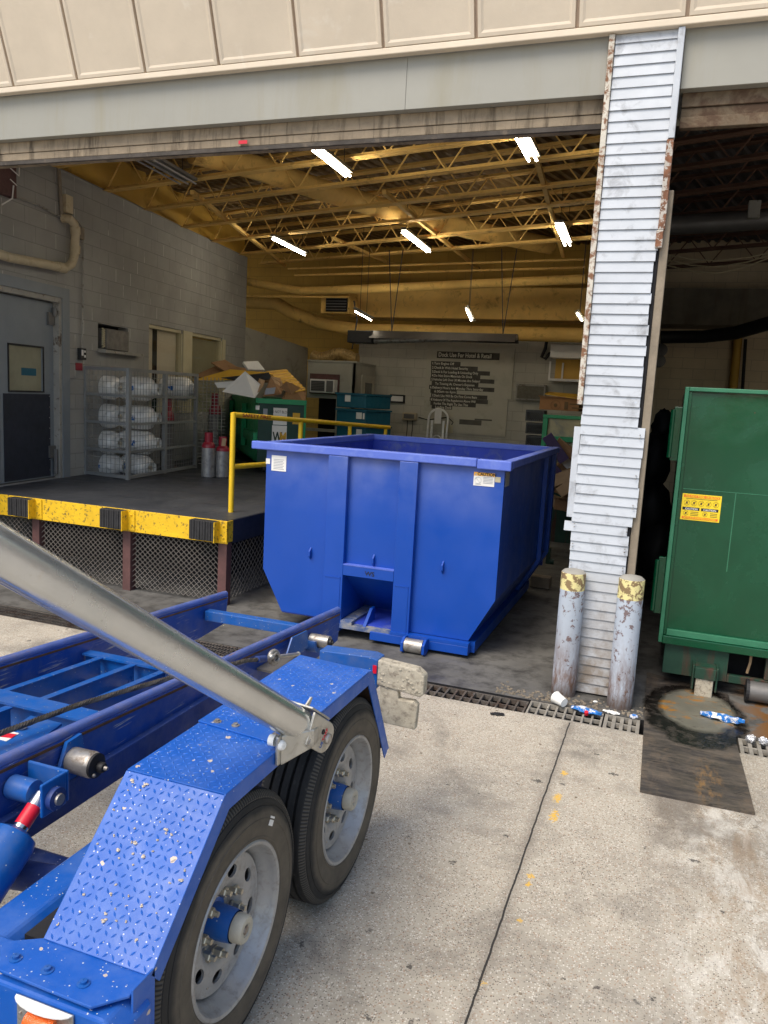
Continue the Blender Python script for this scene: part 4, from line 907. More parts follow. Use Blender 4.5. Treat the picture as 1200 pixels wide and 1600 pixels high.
# ---------------------------------------------------------------- dumpster with cardboard
dmY = 10.0
dp = thing('green_dumpster', 'green wheeled dumpster overflowing with cardboard, white and gold lettered sign on its front', 'dumpster', (-5.4, 10.4, DZ))
cA = ay(402, 700, dmY); cornX = cA.x
fL = Vector((cornX, dmY, 0)); dirR = Vector((.86, .5, 0)).normalized(); dirL = Vector((-.6, .8, 0)).normalized()
def hitdir(u, d, base):   # length along d from base until the picture column u
    n = ray(u, 680); nn_ = Vector((n.y, -n.x, 0)); t_ = -(base.x*nn_.x+base.y*nn_.y)/(d.x*nn_.x+d.y*nn_.y); return t_
LR = hitdir(477, dirR, fL); LL = hitdir(349, dirL, fL)
z0, z1 = DZ+.14, 1.86
f0 = fL; f1 = fL+dirR*LR; f2 = fL+dirL*LL; f3 = f1+dirL*LL
b = MB(); inw = lambda p, k: p
cen = (f0+f3)/2
for (p, q, m_, nm) in ((f0, f1, M['dgreen_shaded'], 'front_panel'), (f2, f0, M['dgreen'], 'side_panel'), (f1, f3, M['dgreen'], 'side_panel'), (f3, f2, M['dgreen'], 'rear_panel')):
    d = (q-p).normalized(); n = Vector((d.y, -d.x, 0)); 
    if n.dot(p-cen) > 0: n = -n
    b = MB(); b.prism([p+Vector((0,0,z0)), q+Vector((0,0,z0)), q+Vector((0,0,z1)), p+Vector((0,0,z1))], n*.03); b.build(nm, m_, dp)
b = MB(); b.prism([f+Vector((0,0,z0)) for f in (f0, f1, f3, f2)], (0,0,.03)); b.build('bottom', M['dgreen'], dp)
b = MB(); o_ = -dirL*.03-dirR*.03
for (p, q) in ((f0, f1), (f2, f0)): b.bar(p+Vector((0,0,z1-.03)), q+Vector((0,0,z1-.03)), .07, .07)
b.build('top_rim', M['dgreen'], dp)
b = MB(); nL = -dirR
for k in (.25, .62): 
    p = f0+dirL*LL*k; b.bar(p+nL*.03+Vector((0,0,1.1)), p+nL*.03+Vector((0,0,z1-.1)), .08, .08)
b.bar(f0+nL*.03+dirL*.05+Vector((0,0,1.30)), f0+nL*.03+dirL*LL*.95+Vector((0,0,1.30)), .06, .14); b.build('lift_pocket', M['dgreen'], dp)
for (p, nm) in ((f0+dirL*.12+dirR*.12, 0), (f2+dirR*.12-dirL*.1, 1), (f1-dirR*.12+dirL*.1, 2)):
    b = MB(); b.lathe([(.05,-.02),(.05,.02),(.001,.02)], p+Vector((0,0,DZ+.05)), dirR, 16); b.lathe([(.001,-.02),(.05,-.02)], p+Vector((0,0,DZ+.05)), dirR, 16); b.ob(p+Vector((0,0,DZ+.10)), dirR*.03, dirL*.03, Vector((0,0,.035))); b.build('caster', M['black'], dp)
nF = -dirL*1.0; nF = Vector((dirR.y, -dirR.x, 0)); 
def fpt(k, z, o=.004): return f0+dirR*(LR*k)+nF*o+Vector((0,0,z))
def plq(b, k0, z0_, k1, z1_, o=.003, th=.002): return b.prism([fpt(k0,z0_,o), fpt(k1,z0_,o), fpt(k1,z1_,o), fpt(k0,z1_,o)], nF*th)
b = MB(); plq(b, .31, 1.50, .60, 1.74); s1 = b.build('sign_plate', M['white'], dp)
s = .055
text("DO NOT BLOCK", fpt(.455, 1.665, .0055), dirR, (0,0,1), s, M['black'], dp, align='CENTER', sx=.72); text("CONTAINER", fpt(.455, 1.585, .0055), dirR, (0,0,1), s, M['black'], dp, align='CENTER', sx=.72)
b = MB(); plq(b, .295, 1.16, .605, 1.49); b.build('sign_plate', M['white'], dp)
text("W", fpt(.315, 1.255, .0055), dirR, (0,0,1), .20, M['dkgreen_ink'], dp, sx=.62, bold=.03); text("M", fpt(.45, 1.255, .0055), dirR, (0,0,1), .20, M['wmgold'], dp, sx=.68, bold=.03)
b = MB(); plq(b, .72, 1.52, .87, 1.68); b.build('yellow_label', M['yellow_board'], dp)
b = MB(); plq(b, .10, 1.56, .19, 1.72); b.build('paper_label', M['bluegrey_ink'], dp)
b = MB(); plq(b, -.06, 1.70, .02, 1.76, .01); b.build('white_label', M['white'], dp)
# cardboard heap
def sheet(c, a, bb, th, m_, label, group=None, name='cardboard_sheet', cat='cardboard'):
    b = MB(); a = Vector(a); bb = Vector(bb); n = a.cross(bb).normalized(); b.ob(c, a, bb, n*th/2); return b.build(name, m_, label=label, cat=cat, group=group)
def pj(u, v, y): return ay(u, v, y)
G = 'flattened cardboard heaped in the dumpster'
def picsheet(pts4, y4, m_, label, th=.012, group=G, name='cardboard_sheet', cat='cardboard'):
    P = [ay(u, v, y) for (u, v), y in zip(pts4, y4)]; n = (P[1]-P[0]).cross(P[2]-P[0]).normalized(); b = MB(); b.prism(P, n*th); return b.build(name, m_, label=label, cat=cat, group=group, recalc=True)
picsheet([(347,612),(383,580),(411,604),(398,622)], [9.9,10.1,10.2,10.0], M['white'], 'big square white sheet tilted on the front of the dumpster')
picsheet([(398,622),(411,604),(414,595),(406,592)], [10.05,10.15,10.3,10.3], M['card2'], 'narrow brown flap right behind the big white sheet')
picsheet([(412,620),(424,588),(442,600),(440,616)], [10.0,10.2,10.5,10.2], M['card'], 'upright brown box flap with a grey label')
picsheet([(424,588),(438,591),(441,612),(446,608)], [10.18,10.5,10.3,10.6], M['card2'], 'small open flap behind the brown box flap')
b = MB(); p = ay(422,611,9.96); b.ob(p, (.065,.02,.01), (0,.002,0), (.01,0,.045)); b.build('box_label', M['bluegrey_ink'], label='grey printed label on the upright brown flap', cat='label')
picsheet([(440,625),(455,598),(478,612),(477,630)], [10.2,10.4,10.7,10.5], M['card'], 'brown box corner at the right end of the dumpster')
picsheet([(300,588),(345,568),(418,582),(470,600)], [10.6,11.0,11.0,10.8], M['card'], 'long brown sheet lying across the top of the heap', th=.02)
picsheet([(330,566),(352,562),(372,574),(352,580)], [10.8,11.1,11.1,10.8], M['card'], 'folded brown flap peaked on top of the heap', th=.02)
picsheet([(380,565),(403,564),(414,578),(388,577)], [10.7,10.9,10.9,10.7], M['white'], 'white box lid on top of the heap', th=.05)
picsheet([(300,594),(360,577),(420,582),(408,592)], [10.3,10.6,10.6,10.4], M['yellow_board'], 'yellow edged sheet in the middle of the heap', th=.012)
picsheet([(345,590),(420,582),(425,592),(385,598)], [10.15,10.4,10.4,10.2], M['black'], 'black sheet under the yellow edged sheet', th=.015)
picsheet([(335,598),(385,594),(380,606),(340,606)], [10.0,10.1,10.1,10.0], M['white'], 'stack of white sheets at the left end of the dumpster', th=.05)
# ridged yellow board
yb = thing('ridged_yellow_board', 'ridged yellow board leaning at the right of the cardboard heap', 'board', ay(445,600,10.4), G)
P = [ay(416,580,10.7), ay(447,577,11.0), ay(478,609,10.7), ay(462,612,10.4)]
b = MB(); n_ = (P[1]-P[0]).cross(P[3]-P[0]).normalized(); b.prism(P, n_*.01); b.build('sheet', M['yellow_board'], yb, recalc=True)
b = MB()
for k in range(7): a = P[0].lerp(P[3], (k+.5)/7); c = P[1].lerp(P[2], (k+.5)/7); b.bar(a, c, .03, .03)
b.build('ridges', M['yellow_steel'], yb)
picsheet([(448,596),(470,606),(455,616),(438,606)], [10.1,10.4,10.2,10.1], M['card'], 'brown flap hanging out in front of the ridged yellow board')

# ---------------------------------------------------------------- booth, air conditioner, teal bins
bo = thing('grey_booth', 'small grey booth with a window air conditioner at the back of the dock', 'booth', (-5.9, 14, 0))
bx0, bx1 = ay(480,600,13.4).x, ay(555,600,13.4).x; bzt = ay(520,566,13.4).z; bs = ay(586,573,14.8)
b = MB(); zo0 = ay(500,674,13.4).z; zo1 = ay(500,622,13.4).z; xo1 = ay(524,650,13.4).x
b.box(bx0, 13.4, zo1, bx1, 13.48, bzt); b.box(xo1, 13.4, DZ, bx1, 13.48, zo1-.0005); b.build('front_wall', M['grey_paint'], bo)
b = MB(); b.prism([(bx1+.001, 13.4, DZ), (bs.x, 14.8, DZ), (bs.x, 14.8, bzt), (bx1+.001, 13.4, bzt)], (-.06, .0, 0)); b.build('side_wall', M['grey_paint'], bo)
b = MB(); b.prism([(bx0, 13.38, bzt+.001), (bx1+.02, 13.38, bzt+.001), (bs.x+.02, 14.8, bzt+.001), (bx0, 14.8, bzt+.001)], (0,0,.03)); b.build('roof', M['grey_paint'], bo)
b = MB(); b.box(bx0+.02, 13.9, DZ, xo1, 13.92, zo1); b.build('dark_opening', M['dark'], bo)
b = MB(); b.box(bx0, 13.36, zo0, xo1+.03, 13.5, zo0+.05); b.build('counter', M['grey_paint'], bo)
def sidep(k, z): return Vector((bx1+.001+(bs.x-bx1)*k, 13.4+1.4*k, z))
b = MB(); sn = Vector((1.4, -(bs.x-bx1), 0)).normalized(); zd = ay(568,587,14.2).z
b.prism([sidep(.3,DZ), sidep(.95,DZ), sidep(.95,zd), sidep(.3,zd)], sn*.02); sdr = b.build('side_door', M['board'], bo)
b = MB(); b.prism([sidep(.45,zd-.5)+sn*.021, sidep(.8,zd-.5)+sn*.021, sidep(.8,zd-.13)+sn*.021, sidep(.45,zd-.13)+sn*.021], sn*.006); b.build('pane', M['glassdark'], sdr)
ac = thing('window_air_conditioner', 'white window air conditioner set in the front of the grey booth', 'air conditioner', ay(506,600,13.3))
p0, p1 = ay(488,592,13.3), ay(525,615,13.3)
b = MB(); b.box(p0.x-.08, 13.36, p1.z-.02, p1.x+.02, 13.398, p0.z+.1); b.build('wood_surround', M['maroon'], ac)
b = MB(); b.box(p0.x, 13.2, p1.z, p1.x, 13.359, p0.z); b.build('case', M['white'], ac, bevel=.01)
b = MB(); b.box(p0.x+.03, 13.19, p1.z+.03, p0.x+.30, 13.199, p0.z-.03); b.box(p0.x+.335, 13.19, p1.z+.02, p1.x-.02, 13.199, p0.z-.02); b.build('grille', M['galv_dark'], ac)
b = MB()
for i in range(6): z = p1.z+.05+i*(p0.z-p1.z-.1)/5; b.box(p0.x+.035, 13.183, z, p0.x+.295, 13.189, z+.008)
b.build('louvres', M['black'], ac)
for k, (v0, v1, ys) in enumerate(((614, 638, 0), (639, 664, .0), (665, 690, .0))):
    Y0 = 12.4; a = ay(526, v0, Y0); c = ay(571, v1-2, Y0); e = ay(611, v0+4, 13.1)
    t = thing('teal_bin', ['teal plastic bulk bin on top of the stack beside the booth', 'teal plastic bulk bin in the middle of the stack beside the booth', 'teal plastic bulk bin at the bottom of the stack beside the booth'][k], 'bin', (c.x, Y0, c.z), 'stacked teal bins')
    zt, zb_ = ay(548, v0+1, Y0).z, ay(548, v1, Y0).z+.01
    b = MB(); b.prism([(a.x, Y0, zb_), (c.x, Y0, zb_), (e.x, 13.1, zb_), (e.x-(c.x-a.x), 13.1, zb_)], (0, 0, zt-zb_-.02)); b.build('body', M['teal'], t, bevel=.012)
    b = MB(); o = .02; b.prism([(a.x-o, Y0-o, zt-.019), (c.x+o, Y0-o, zt-.019), (e.x+o, 13.1, zt-.019), (e.x-(c.x-a.x), 13.1, zt-.019)], (0,0,.03)); b.build('lid', M['teal'], t)
    b = MB(); lx = a.x+(c.x-a.x)*(.3 if k == 0 else .68); b.box(lx, Y0-.008, zb_+.1, lx+.1, Y0-.003, zb_+.21); b.build('paper_label', M['white'], t)
    if k == 1: b = MB(); b.box(lx+.12, Y0-.008, zb_+.1, lx+.15, Y0-.003, zb_+.2); b.build('paper_label', M['white'], t)

# ---------------------------------------------------------------- back wall: sign board, hand truck, boxes
sb = thing('dock_rules_board', 'large grey painted plywood board with faded white dock rules on dark strips', 'sign', ay(735, 690, YB))
YS = YB-.03
tl, tr, br_, bl_ = ay(668,539,YS), ay(804,542,YS), ay(795,684,YS), ay(660,672,YS)
xl, xr = (tl.x+bl_.x)/2, (tr.x+br_.x)/2; zt = (tl.z+tr.z)/2; zbm = (br_.z+bl_.z)/2; zmid = ay(735,621,YS).z
b = MB(); b.box(xl, YS, zmid+.004, xr, YB-.001, zt); b.box(xl, YS, zbm, xr-.06, YB-.001, zmid-.004); b.build('board', M['board'], sb)
lines = ["1.Turn Engine Off", "2.Check In With Hotel Security", "3.Dock Is For Loading & Unloading Only", "4.Do Not Store Materials On Dock", "5.Vehicles Left Over 30 Minutes Are Subject", "   To Towing At Owner's Expense", "6.Delivery Hours Are Monday Thru Saturday", "   6:30am to 6pm", "7.Dock Use Will Be On First Come Basis", "8.Violators Of The Regulations Above Will", "   Forfeit The Right To Use This", "   Loading Dock"]
rx = [ (675,567,718), (675,573.5,745),(675,580,764),(675,586,749),(674,592,771),(676,598.5,746),(672,604.5,771),(674,610.5,712),(675,617,760),(673,623.5,761),(674,629.5,742),(676,635,705)]
tt = ay(685,557,YS); t2 = ay(778,560,YS)
b = MB(); b.box(tt.x-.03, YS-.004, tt.z-.03, t2.x+.03, YS-.001, tt.z+.10); b.build('lettering_strip', M['lettering_bg'], sb)
text("Dock Use For Hotel & Retail", (tt.x, YS-.0046, tt.z-.0), (1,0,0), (0,0,1), .115, M['letter'], sb, sx=(t2.x-tt.x)/(.115*13.2), bold=.015)
for ln, (u0, v0, u1) in zip(lines, rx):
    a = ay(u0, v0+2.2, YS); c = ay(u1, v0+2.5, YS); hh = .066
    b = MB(); b.box(a.x-.02, YS-.004, a.z-.014, c.x+.02, YS-.001, a.z+hh+.0); b.build('lettering_strip', M['lettering_bg'], sb)
    text(ln, (a.x, YS-.0046, a.z), (1,0,0), (0,0,1), hh, M['letter'], sb, sx=(c.x-a.x)/(hh*.53*max(len(ln.strip()), 8)), bold=.004)
a = ay(718,655,YS); c = ay(752,665,YS)
b = MB(); b.box(a.x, YS-.004, c.z, c.x, YS-.001, a.z); b.box(a.x+.3, YS-.004, a.z+.002, c.x+.2, YS-.001, a.z+.03); b.build('lettering_strip', simple("faint_strip", (.10,.095,.08), .8, var=.3), sb)
# wall boxes
def wallbox(u0, v0, u1, v1, m_, name, label, cat, d=.12, face=None):
    a, c = ay(u0, v0, YB), ay(u1, v1, YB); t = thing(name, label, cat, ((a.x+c.x)/2, YB, c.z))
    b = MB(); b.box(a.x, YB-d, c.z, c.x, YB-.002, a.z); b.build('case', m_, t, bevel=.008)
    if face: b = MB(); e = .03; b.box(a.x+e, YB-d-.006, c.z+e, c.x-e, YB-d-.001, a.z-e); b.build('front', face, t)
    return t
wallbox(611,616,633,630,M['black'],'wall_clipboard','black wall holder with white papers right of the teal bins','clipboard',.06,M['white'])
wallbox(632,644,652,657,M['pvc'],'control_box','beige control box with wires below, left of the hand truck','control box',.12,M['galv_dark'])
for k, uu in enumerate((637, 645)):
    pipe('hanging_wire', [ay(uu,657,YB-.05), ay(uu-1,672,YB-.05), ay(uu-4,700,YB-.05)], .008, M['black'], 'thin black wire hanging under the beige control box, %s one' % ('left','right')[k], 'wire', n=5)
pipe('wall_cable', [ay(654,652,YB-.03), ay(668,656,YB-.03), ay(700,652,YB-.03), ay(708,660,YB-.03), ay(703,668,YB-.03)], .01, M['black'], 'black cable looping behind the hand truck', 'cable', n=5)
wallbox(694,663,708,677,M['framecream'],'wall_plate','blank cream box on the board right of the hand truck','junction box',.05)
wallbox(809,600,853,627,M['jamb'],'louvre_unit','framed grey wall unit right of the dock rules board','vent',.16,simple("dusty_grille", (.14,.13,.1), .8, var=.3, vs=20))
htk = thing('hand_truck', 'aluminium hand truck with curved top leaning on the back wall', 'hand truck', ay(682, 700, YB-.3))
yh = YB-.25; L0, L1 = ay(667,700,yh), ay(697,700,yh); tpz = ay(682,639,yh).z; w2 = (L1.x-L0.x)/2; cx_ = (L0.x+L1.x)/2
pts = [Vector((cx_-w2, yh-.1, DZ))]+[Vector((cx_-w2*math.cos(th), yh, tpz-w2+w2*math.sin(th))) for th in [math.pi*k/12 for k in range(13)]]+[Vector((cx_+w2, yh-.1, DZ))]
b = MB(); b.tube(pts, .022, 8); b.build('frame', M['alu'], htk, smooth=60)
b = MB(); 
for s_ in (-1, 1): b.box(cx_+s_*w2*.6-.02, yh-.03, DZ+.3, cx_+s_*w2*.6+.02, yh-.01, tpz-.22)
for z in (tpz-.75, tpz-.7): b.box(cx_-w2, yh-.04, z, cx_+w2, yh-.02, z+.03)
pts = [Vector((cx_-w2*.5*math.cos(th), yh-.02, tpz-.62+w2*.6*math.sin(th))) for th in [math.pi*k/10 for k in range(11)]]; b.tube(pts, .012, 6)
b.build('inner_rails', M['alu'], htk)
b = MB(); b.box(cx_-w2*.35, yh-.035, tpz-.28, cx_+w2*.35, yh-.027, tpz+.0); b.build('paper', M['white'], htk)
# right-hand rack and clutter
rk = thing('wall_rack', 'white metal wall rack with a box top, near the pier', 'rack', ay(885, 600, YB))
a, c = ay(866,541,YB), ay(915,600,YB); zt_, zb_ = a.z, ay(866,596,YB).z; x0_, x1_ = ay(864,570,YB).x, -.6
b = MB(); b.box(x0_, YB-.45, ay(870,561,YB).z, x1_, YB-.02, zt_); b.build('top_box', M['white'], rk)
b = MB(); b.box(x0_, YB-.45, zb_, x1_, YB-.03, zb_+.04); b.box(x0_, YB-.45, zb_+.04, x0_+.03, YB-.42, zt_-.3); b.box(x0_+.18, YB-.1, zb_+.04, x0_+.21, YB-.07, zt_-.3); b.build('shelf', M['white'], rk)
b = MB(); p = ay(875,578,YB); b.box(x0_+.05, YB-.012, p.z-.22, x1_, YB-.002, p.z+.22); b.build('yellow_patch', M['yellow_wall'], rk)
pipe('hose_coil', [ay(856,522,14.8), ay(852,545,14.8), ay(846,558,14.8), ay(852,561,14.8), ay(858,553,14.8), ay(864,549,14.8)], .03, M['black'], 'black hose hanging on the back wall left of the white rack', 'hose', n=8)
bxx = thing('brown_carton', 'wide brown carton with a round printed mark on top of the baler', 'carton', ay(873,643,13))
a, c = ay(844,618,13), ay(904,643,13)
b = MB(); b.box(a.x, 13, c.z, c.x, 13.6, a.z-.02); b.build('box', simple("carton_orange_brown", (.34,.17,.07), .8, var=.1), bxx, bevel=.006)
b = MB(); b.box(a.x-.02, 12.97, a.z-.018, c.x+.02, 13.62, a.z+.0); b.build('lid', M['card'], bxx)
b = MB(); p = ay(868,633,12.99); 
for k in range(20):
    th = 2*math.pi*k/20; th2 = 2*math.pi*(k+1)/20; b.bar(p+Vector((.075*math.cos(th),0,.075*math.sin(th))), p+Vector((.075*math.cos(th2),0,.075*math.sin(th2))), .003, .008, up=(0,1,0))
b.ball(p, .03, 5, (1,.1,1)); b.box(p.x+.14, 12.99, p.z-.06, p.x+.2, 12.995, p.z+.06); b.box(p.x+.26, 12.99, p.z-.04, p.x+.5, 12.995, p.z-.02); b.box(p.x+.22, 12.99, p.z+.02, p.x+.5, 12.995, p.z+.04); b.build('printed_mark', M['sticker_ink'], bxx)
b = MB(); a2 = ay(852,612,13.1); c2 = ay(903,621,12.9); b.prism([ay(851,615,13.0), ay(858,612,13.3), ay(905,616,13.3), ay(905,623,12.95)], (0,0,-.012)); b.build('yellow_board', M['yellow_board'], label='yellow board lying on the brown carton', cat='board')
for k in range(3):
    v0 = 640+20*k; a, c = ay(822,v0,12.6), ay(849,v0+19,12.6)
    t = thing('black_crate', ['black milk crate on top of the stack left of the baler', 'black milk crate in the middle of the stack left of the baler', 'black milk crate at the bottom of the visible stack left of the baler'][k], 'crate', ((a.x+c.x)/2, 12.6, c.z), 'stacked black crates')
    b = MB()
    for (x0, x1) in ((a.x, a.x+.02), (c.x-.02, c.x)): b.box(x0, 12.6, c.z, x1, 12.9, a.z)
    b.box(a.x+.021, 12.6, c.z, c.x-.021, 12.9, c.z+.015)
    b.box(a.x+.021, 12.6, a.z-.03, c.x-.021, 12.615, a.z); b.box(a.x+.021, 12.88, c.z+.016, c.x-.021, 12.9, a.z)
    w_ = c.x-a.x
    for i in range(-6, 10):
        xx = a.x+w_*i/9
        for sg in (1, -1):
            p = Vector((xx, 12.606, c.z+.016)); q = p+Vector((sg*(a.z-c.z), 0, a.z-c.z-.04))
            # clip to the crate front
            def clipx(p, q, lo, hi):
                d = q-p; t0, t1 = 0, 1
                if abs(d.x) > 1e-9:
                    ta, tb = (lo-p.x)/d.x, (hi-p.x)/d.x; ta, tb = min(ta, tb), max(ta, tb); t0, t1 = max(t0, ta), min(t1, tb)
                return (p+d*t0, p+d*t1) if t1 > t0 else None
            r = clipx(p, q, a.x+.02, c.x-.02)
            if r: b.bar(r[0], r[1], .006, .006)
    b.build('crate_body', simple("black_plastic_%d" % k, (.03,.032,.035), .5, var=.2), t)
bal = thing('green_baler', 'green framed baler with dusty windows behind the pier', 'baler', ay(880, 760, 11.5))
Yb_ = 11.5; xA = ay(848,660,Yb_).x; xB = -.56
zA = ay(860,648,Yb_).z; zM1 = ay(870,682,Yb_).z; zM0 = ay(870,690,Yb_).z
b = MB(); b.box(xA, Yb_, zA-.05, xB, Yb_+.1, zA); b.box(xA, Yb_, 0, xA+.07, Yb_+.1, zA-.051); b.box(xA+.071, Yb_, zM0, xB, Yb_+.1, zM1); b.box(xA+.13, Yb_+.02, .6, xA+.22, Yb_+.1, zM0-.001); b.build('frame', M['dgreen'], bal, bevel=.006)
b = MB(); b.box(xA+.071, Yb_+.06, zM1+.001, xB, Yb_+.065, zA-.051); b.box(xA+.071, Yb_+.101, 1.0, xB, Yb_+.106, zM0-.001); b.build('window', simple("dusty_window", (.42,.36,.2), .35, var=.4, vs=2.5, stain=(.2,.22,.2), ss=3, st=(.5,.7)), bal)
b = MB(); b.box(xA+.071, Yb_+.12, 0, xB, Yb_+.6, .999); b.build('chamber', M['green_dirty'], bal)
b = MB(); rnd = random.Random(11)
cols = [M['card'], M['card2'], simple("purple_carton", (.05,.03,.09), .7), M['card'], M['white'], M['card2'], M['card']]
spec = [((868,700),.9,2),((888,705),.6,3),((882,716),.75,4),((893,728),-.3,0),((880,745),-.45,1),((868,760),.2,3),((885,770),.6,0),((872,785),.3,1),((893,755),-.7,5),((866,735),.8,2),((890,790),.1,3)]
nmL = ['purple carton at the top of the loose pile by the pier', 'brown carton against the baler window', 'narrow carton with a white label sliding down the pile', 'tan carton squeezed against the pier', 'open pale carton in the middle of the pile', 'brown carton left of the open one', 'white-edged carton low in the pile', 'pale carton at the bottom of the pile', 'crumpled carton beside the pier', 'dark blue-purple carton behind the container corner', 'brown carton lying in the dark at the foot of the pile']
for k, ((u, v), an, ci) in enumerate(spec):
    c = ay(u, v, 10.6+.12*(k % 4)); ca_, sa_ = math.cos(an), math.sin(an)
    b = MB(); b.ob(c, Vector((ca_, .15, -sa_))*.2, Vector((-.15, 1, 0)).normalized()*.12, Vector((sa_, 0, ca_))*.07)
    t = b.build('loose_carton', cols[ci % len(cols)], label=nmL[k], cat='carton', group='loose cartons piled by the pier')
b = MB(); b.box(-1.1, 10.4, 0, -.56, 11.3, 1.15); b.build('pallet_box', simple("dark_bin", (.03,.03,.035), .7), label='dark bin under the loose cartons by the pier', cat='bin', bevel=.02)

# ---------------------------------------------------------------- blue roll-off container
CX0, CX1, CY0, CY1 = -3.19, -1.17, 5.87, 8.35
ct = thing('roll_off_container', 'open-topped blue steel roll-off container parked in the main bay', 'container', ((CX0+CX1)/2, 7, 0))
ZK, ZT, ZB = .48, 1.50, .13; ch = .19; th = .012
rL0, rL1, rR0, rR1 = -2.60, -2.43, -1.99, -1.84; oz0, oz1 = .14, .53
b = MB()
def fy(y, pts): return [Vector((x, y, z)) for x, z in pts]
b.prism(fy(CY0, [(CX0,ZK),(CX0+ch,ZB),(rL1-.01,ZB),(rL1-.01,ZT),(CX0,ZT)]), (0,th,0)); b.prism(fy(CY0, [(rR0+.01,ZB),(CX1-ch,ZB),(CX1,ZK),(CX1,ZT),(rR0+.01,ZT)]), (0,th,0))
b.prism(fy(CY0, [(rL1-.0095,oz1),(rR0+.0095,oz1),(rR0+.0095,ZT),(rL1-.0095,ZT)]), (0,th,0)); b.build('front_wall', M['cblue'], ct)
b = MB(); x0, x1 = rL1-.01, rR0+.01
b.quad((x0,CY0+.002,oz1),(x1,CY0+.002,oz1),(x1,CY0+.52,.13),(x0,CY0+.52,.13)); b.quad((x0,CY0,.12),(x0,CY0,oz1),(x0,CY0+.6,oz1),(x0,CY0+.6,.12)); b.quad((x1,CY0,.12),(x1,CY0+.6,.12),(x1,CY0+.6,oz1),(x1,CY0,oz1)); b.build('hook_recess', M['cblue'], ct)
b = MB(); b.box(x0+.001, CY0-.06, .085, x1-.001, CY0+.6, .118); b.box(x0+.012, CY0-.055, .1185, x0+.11, CY0+.5, .15); b.build('recess_floor', simple("scraped_blue_floor", (.07,.11,.24), .6, var=.3, vs=8, stain=(.25,.25,.25), ss=10, st=(.45,.6)), ct)
b = MB(); b.prism([(x0+.20,CY0-.03,.1185),(x0+.20,CY0+.18,.1185),(x0+.20,CY0+.18,.24),(x0+.20,CY0+.12,.24)], (.025,0,0)); b.build('pull_lug', M['cblue'], ct)
for (l, r) in ((rL0, rL1), (rR0, rR1)):
    b = MB(); b.box(l, CY0-.05, .10, r, CY0-.001, ZT-.002); b.build('rib', M['cblue'], ct, bevel=.004)
    b = MB(); b.box(l+.02, CY0-.054, .10, r-.02, CY0-.0505, .50); b.box(l+.015, CY0-.058, .50, r-.02, CY0-.0505, .508); b.build('rib_doubler', M['cblue'], ct)
b = MB(); b.box(rL1+.001, CY0-.05, oz1-.0, rR0-.001, CY0-.001, oz1+.085); b.build('header_plate', M['cblue'], ct, bevel=.003)
b = MB(); b.box(rL1+.001, CY0-.052, oz1+.086, rR0-.001, CY0-.001, oz1+.094); b.build('header_edge', M['rimblue'], ct)
text("WS", (-2.235, CY0-.0512, oz1+.022), (1,0,0), (0,0,1), .05, M['black'], ct, sx=1.1, bold=.02)
# sides
for (xo, xi, sg) in ((CX0, CX0+ch, 1), (CX1, CX1-ch, -1)):
    b = MB()
    b.prism([Vector((xo,CY0+th+.001,ZK)), Vector((xo,CY1,ZK)), Vector((xo,CY1,ZT)), Vector((xo,CY0+th+.001,ZT))], (sg*th,0,0))
    b.prism([Vector((xi,CY0+th+.001,ZB)), Vector((xi,CY1,ZB)), Vector((xo,CY1,ZK-.0005)), Vector((xo,CY0+th+.001,ZK-.0005))], (sg*th,0,0))
    b.build('side_wall', M['cblue'], ct)
b = MB(); b.box(CX0+ch, CY0+th+.001, ZB-.012, CX1-ch, CY1, ZB-.001); b.build('floor_plate', M['inblue'], ct)
b = MB()
b.quad((CX0+th+.001,CY0+th+.002,ZK),(CX0+th+.001,CY0+th+.002,ZT-.01),(CX0+th+.001,CY1-.001,ZT-.01),(CX0+th+.001,CY1-.001,ZK)); b.quad((CX1-th-.001,CY0+th+.002,ZK),(CX1-th-.001,CY1-.001,ZK),(CX1-th-.001,CY1-.001,ZT-.01),(CX1-th-.001,CY0+th+.002,ZT-.01))
b.quad((CX0+th,CY1-.03,.3),(CX1-th,CY1-.03,.3),(CX1-th,CY1-.03,ZT),(CX0+th,CY1-.03,ZT)); b.build('inner_lining', M['inblue'], ct)
b = MB(); b.prism(fy(CY1, [(CX0,ZK),(CX0+ch,ZB),(CX1-ch,ZB),(CX1,ZK),(CX1,ZT),(CX0,ZT)]), (0,.04,0)); b.build('tailgate', M['cblue'], ct)
for y in (7.75, 8.25):
    b = MB(); b.box(CX1+.001, y, ZK-.02, CX1+.045, y+.075, ZT-.002); b.prism([Vector((CX1-.0,y,ZK-.021)), Vector((CX1+.044,y,ZK-.021)), Vector((CX1-ch+.044,y,ZB)), Vector((CX1-ch,y,ZB))], (0,.075,0)); b.build('side_rib', M['cblue'], ct, bevel=.004)
b = MB(); rz0, rz1 = ZT, ZT+.065
b.box(CX0-.12, CY0-.05, rz0, -1.38, CY0+.03, rz1); b.build('top_rim', M['rimblue'], ct, bevel=.008)
b = MB(); b.box(-1.377, CY0-.05, rz0-.012, CX1+.055, CY0+.03, rz1-.002); b.build('top_rim', M['rimblue'], ct, bevel=.008)
b = MB(); b.box(CX1-.02, CY0+.031, rz0, CX1+.055, CY1+.05, rz1-.003); b.build('top_rim', M['rimblue'], ct, bevel=.008)
b = MB(); b.box(CX0-.055, CY0+.031, rz0, CX0+.02, CY1+.05, rz1-.003); b.build('top_rim', M['rimblue'], ct, bevel=.008)
b = MB(); b.box(CX0+.021, CY1-.04, rz0, CX1-.021, CY1+.05, rz1-.004); b.build('top_rim', M['rimblue'], ct, bevel=.008)
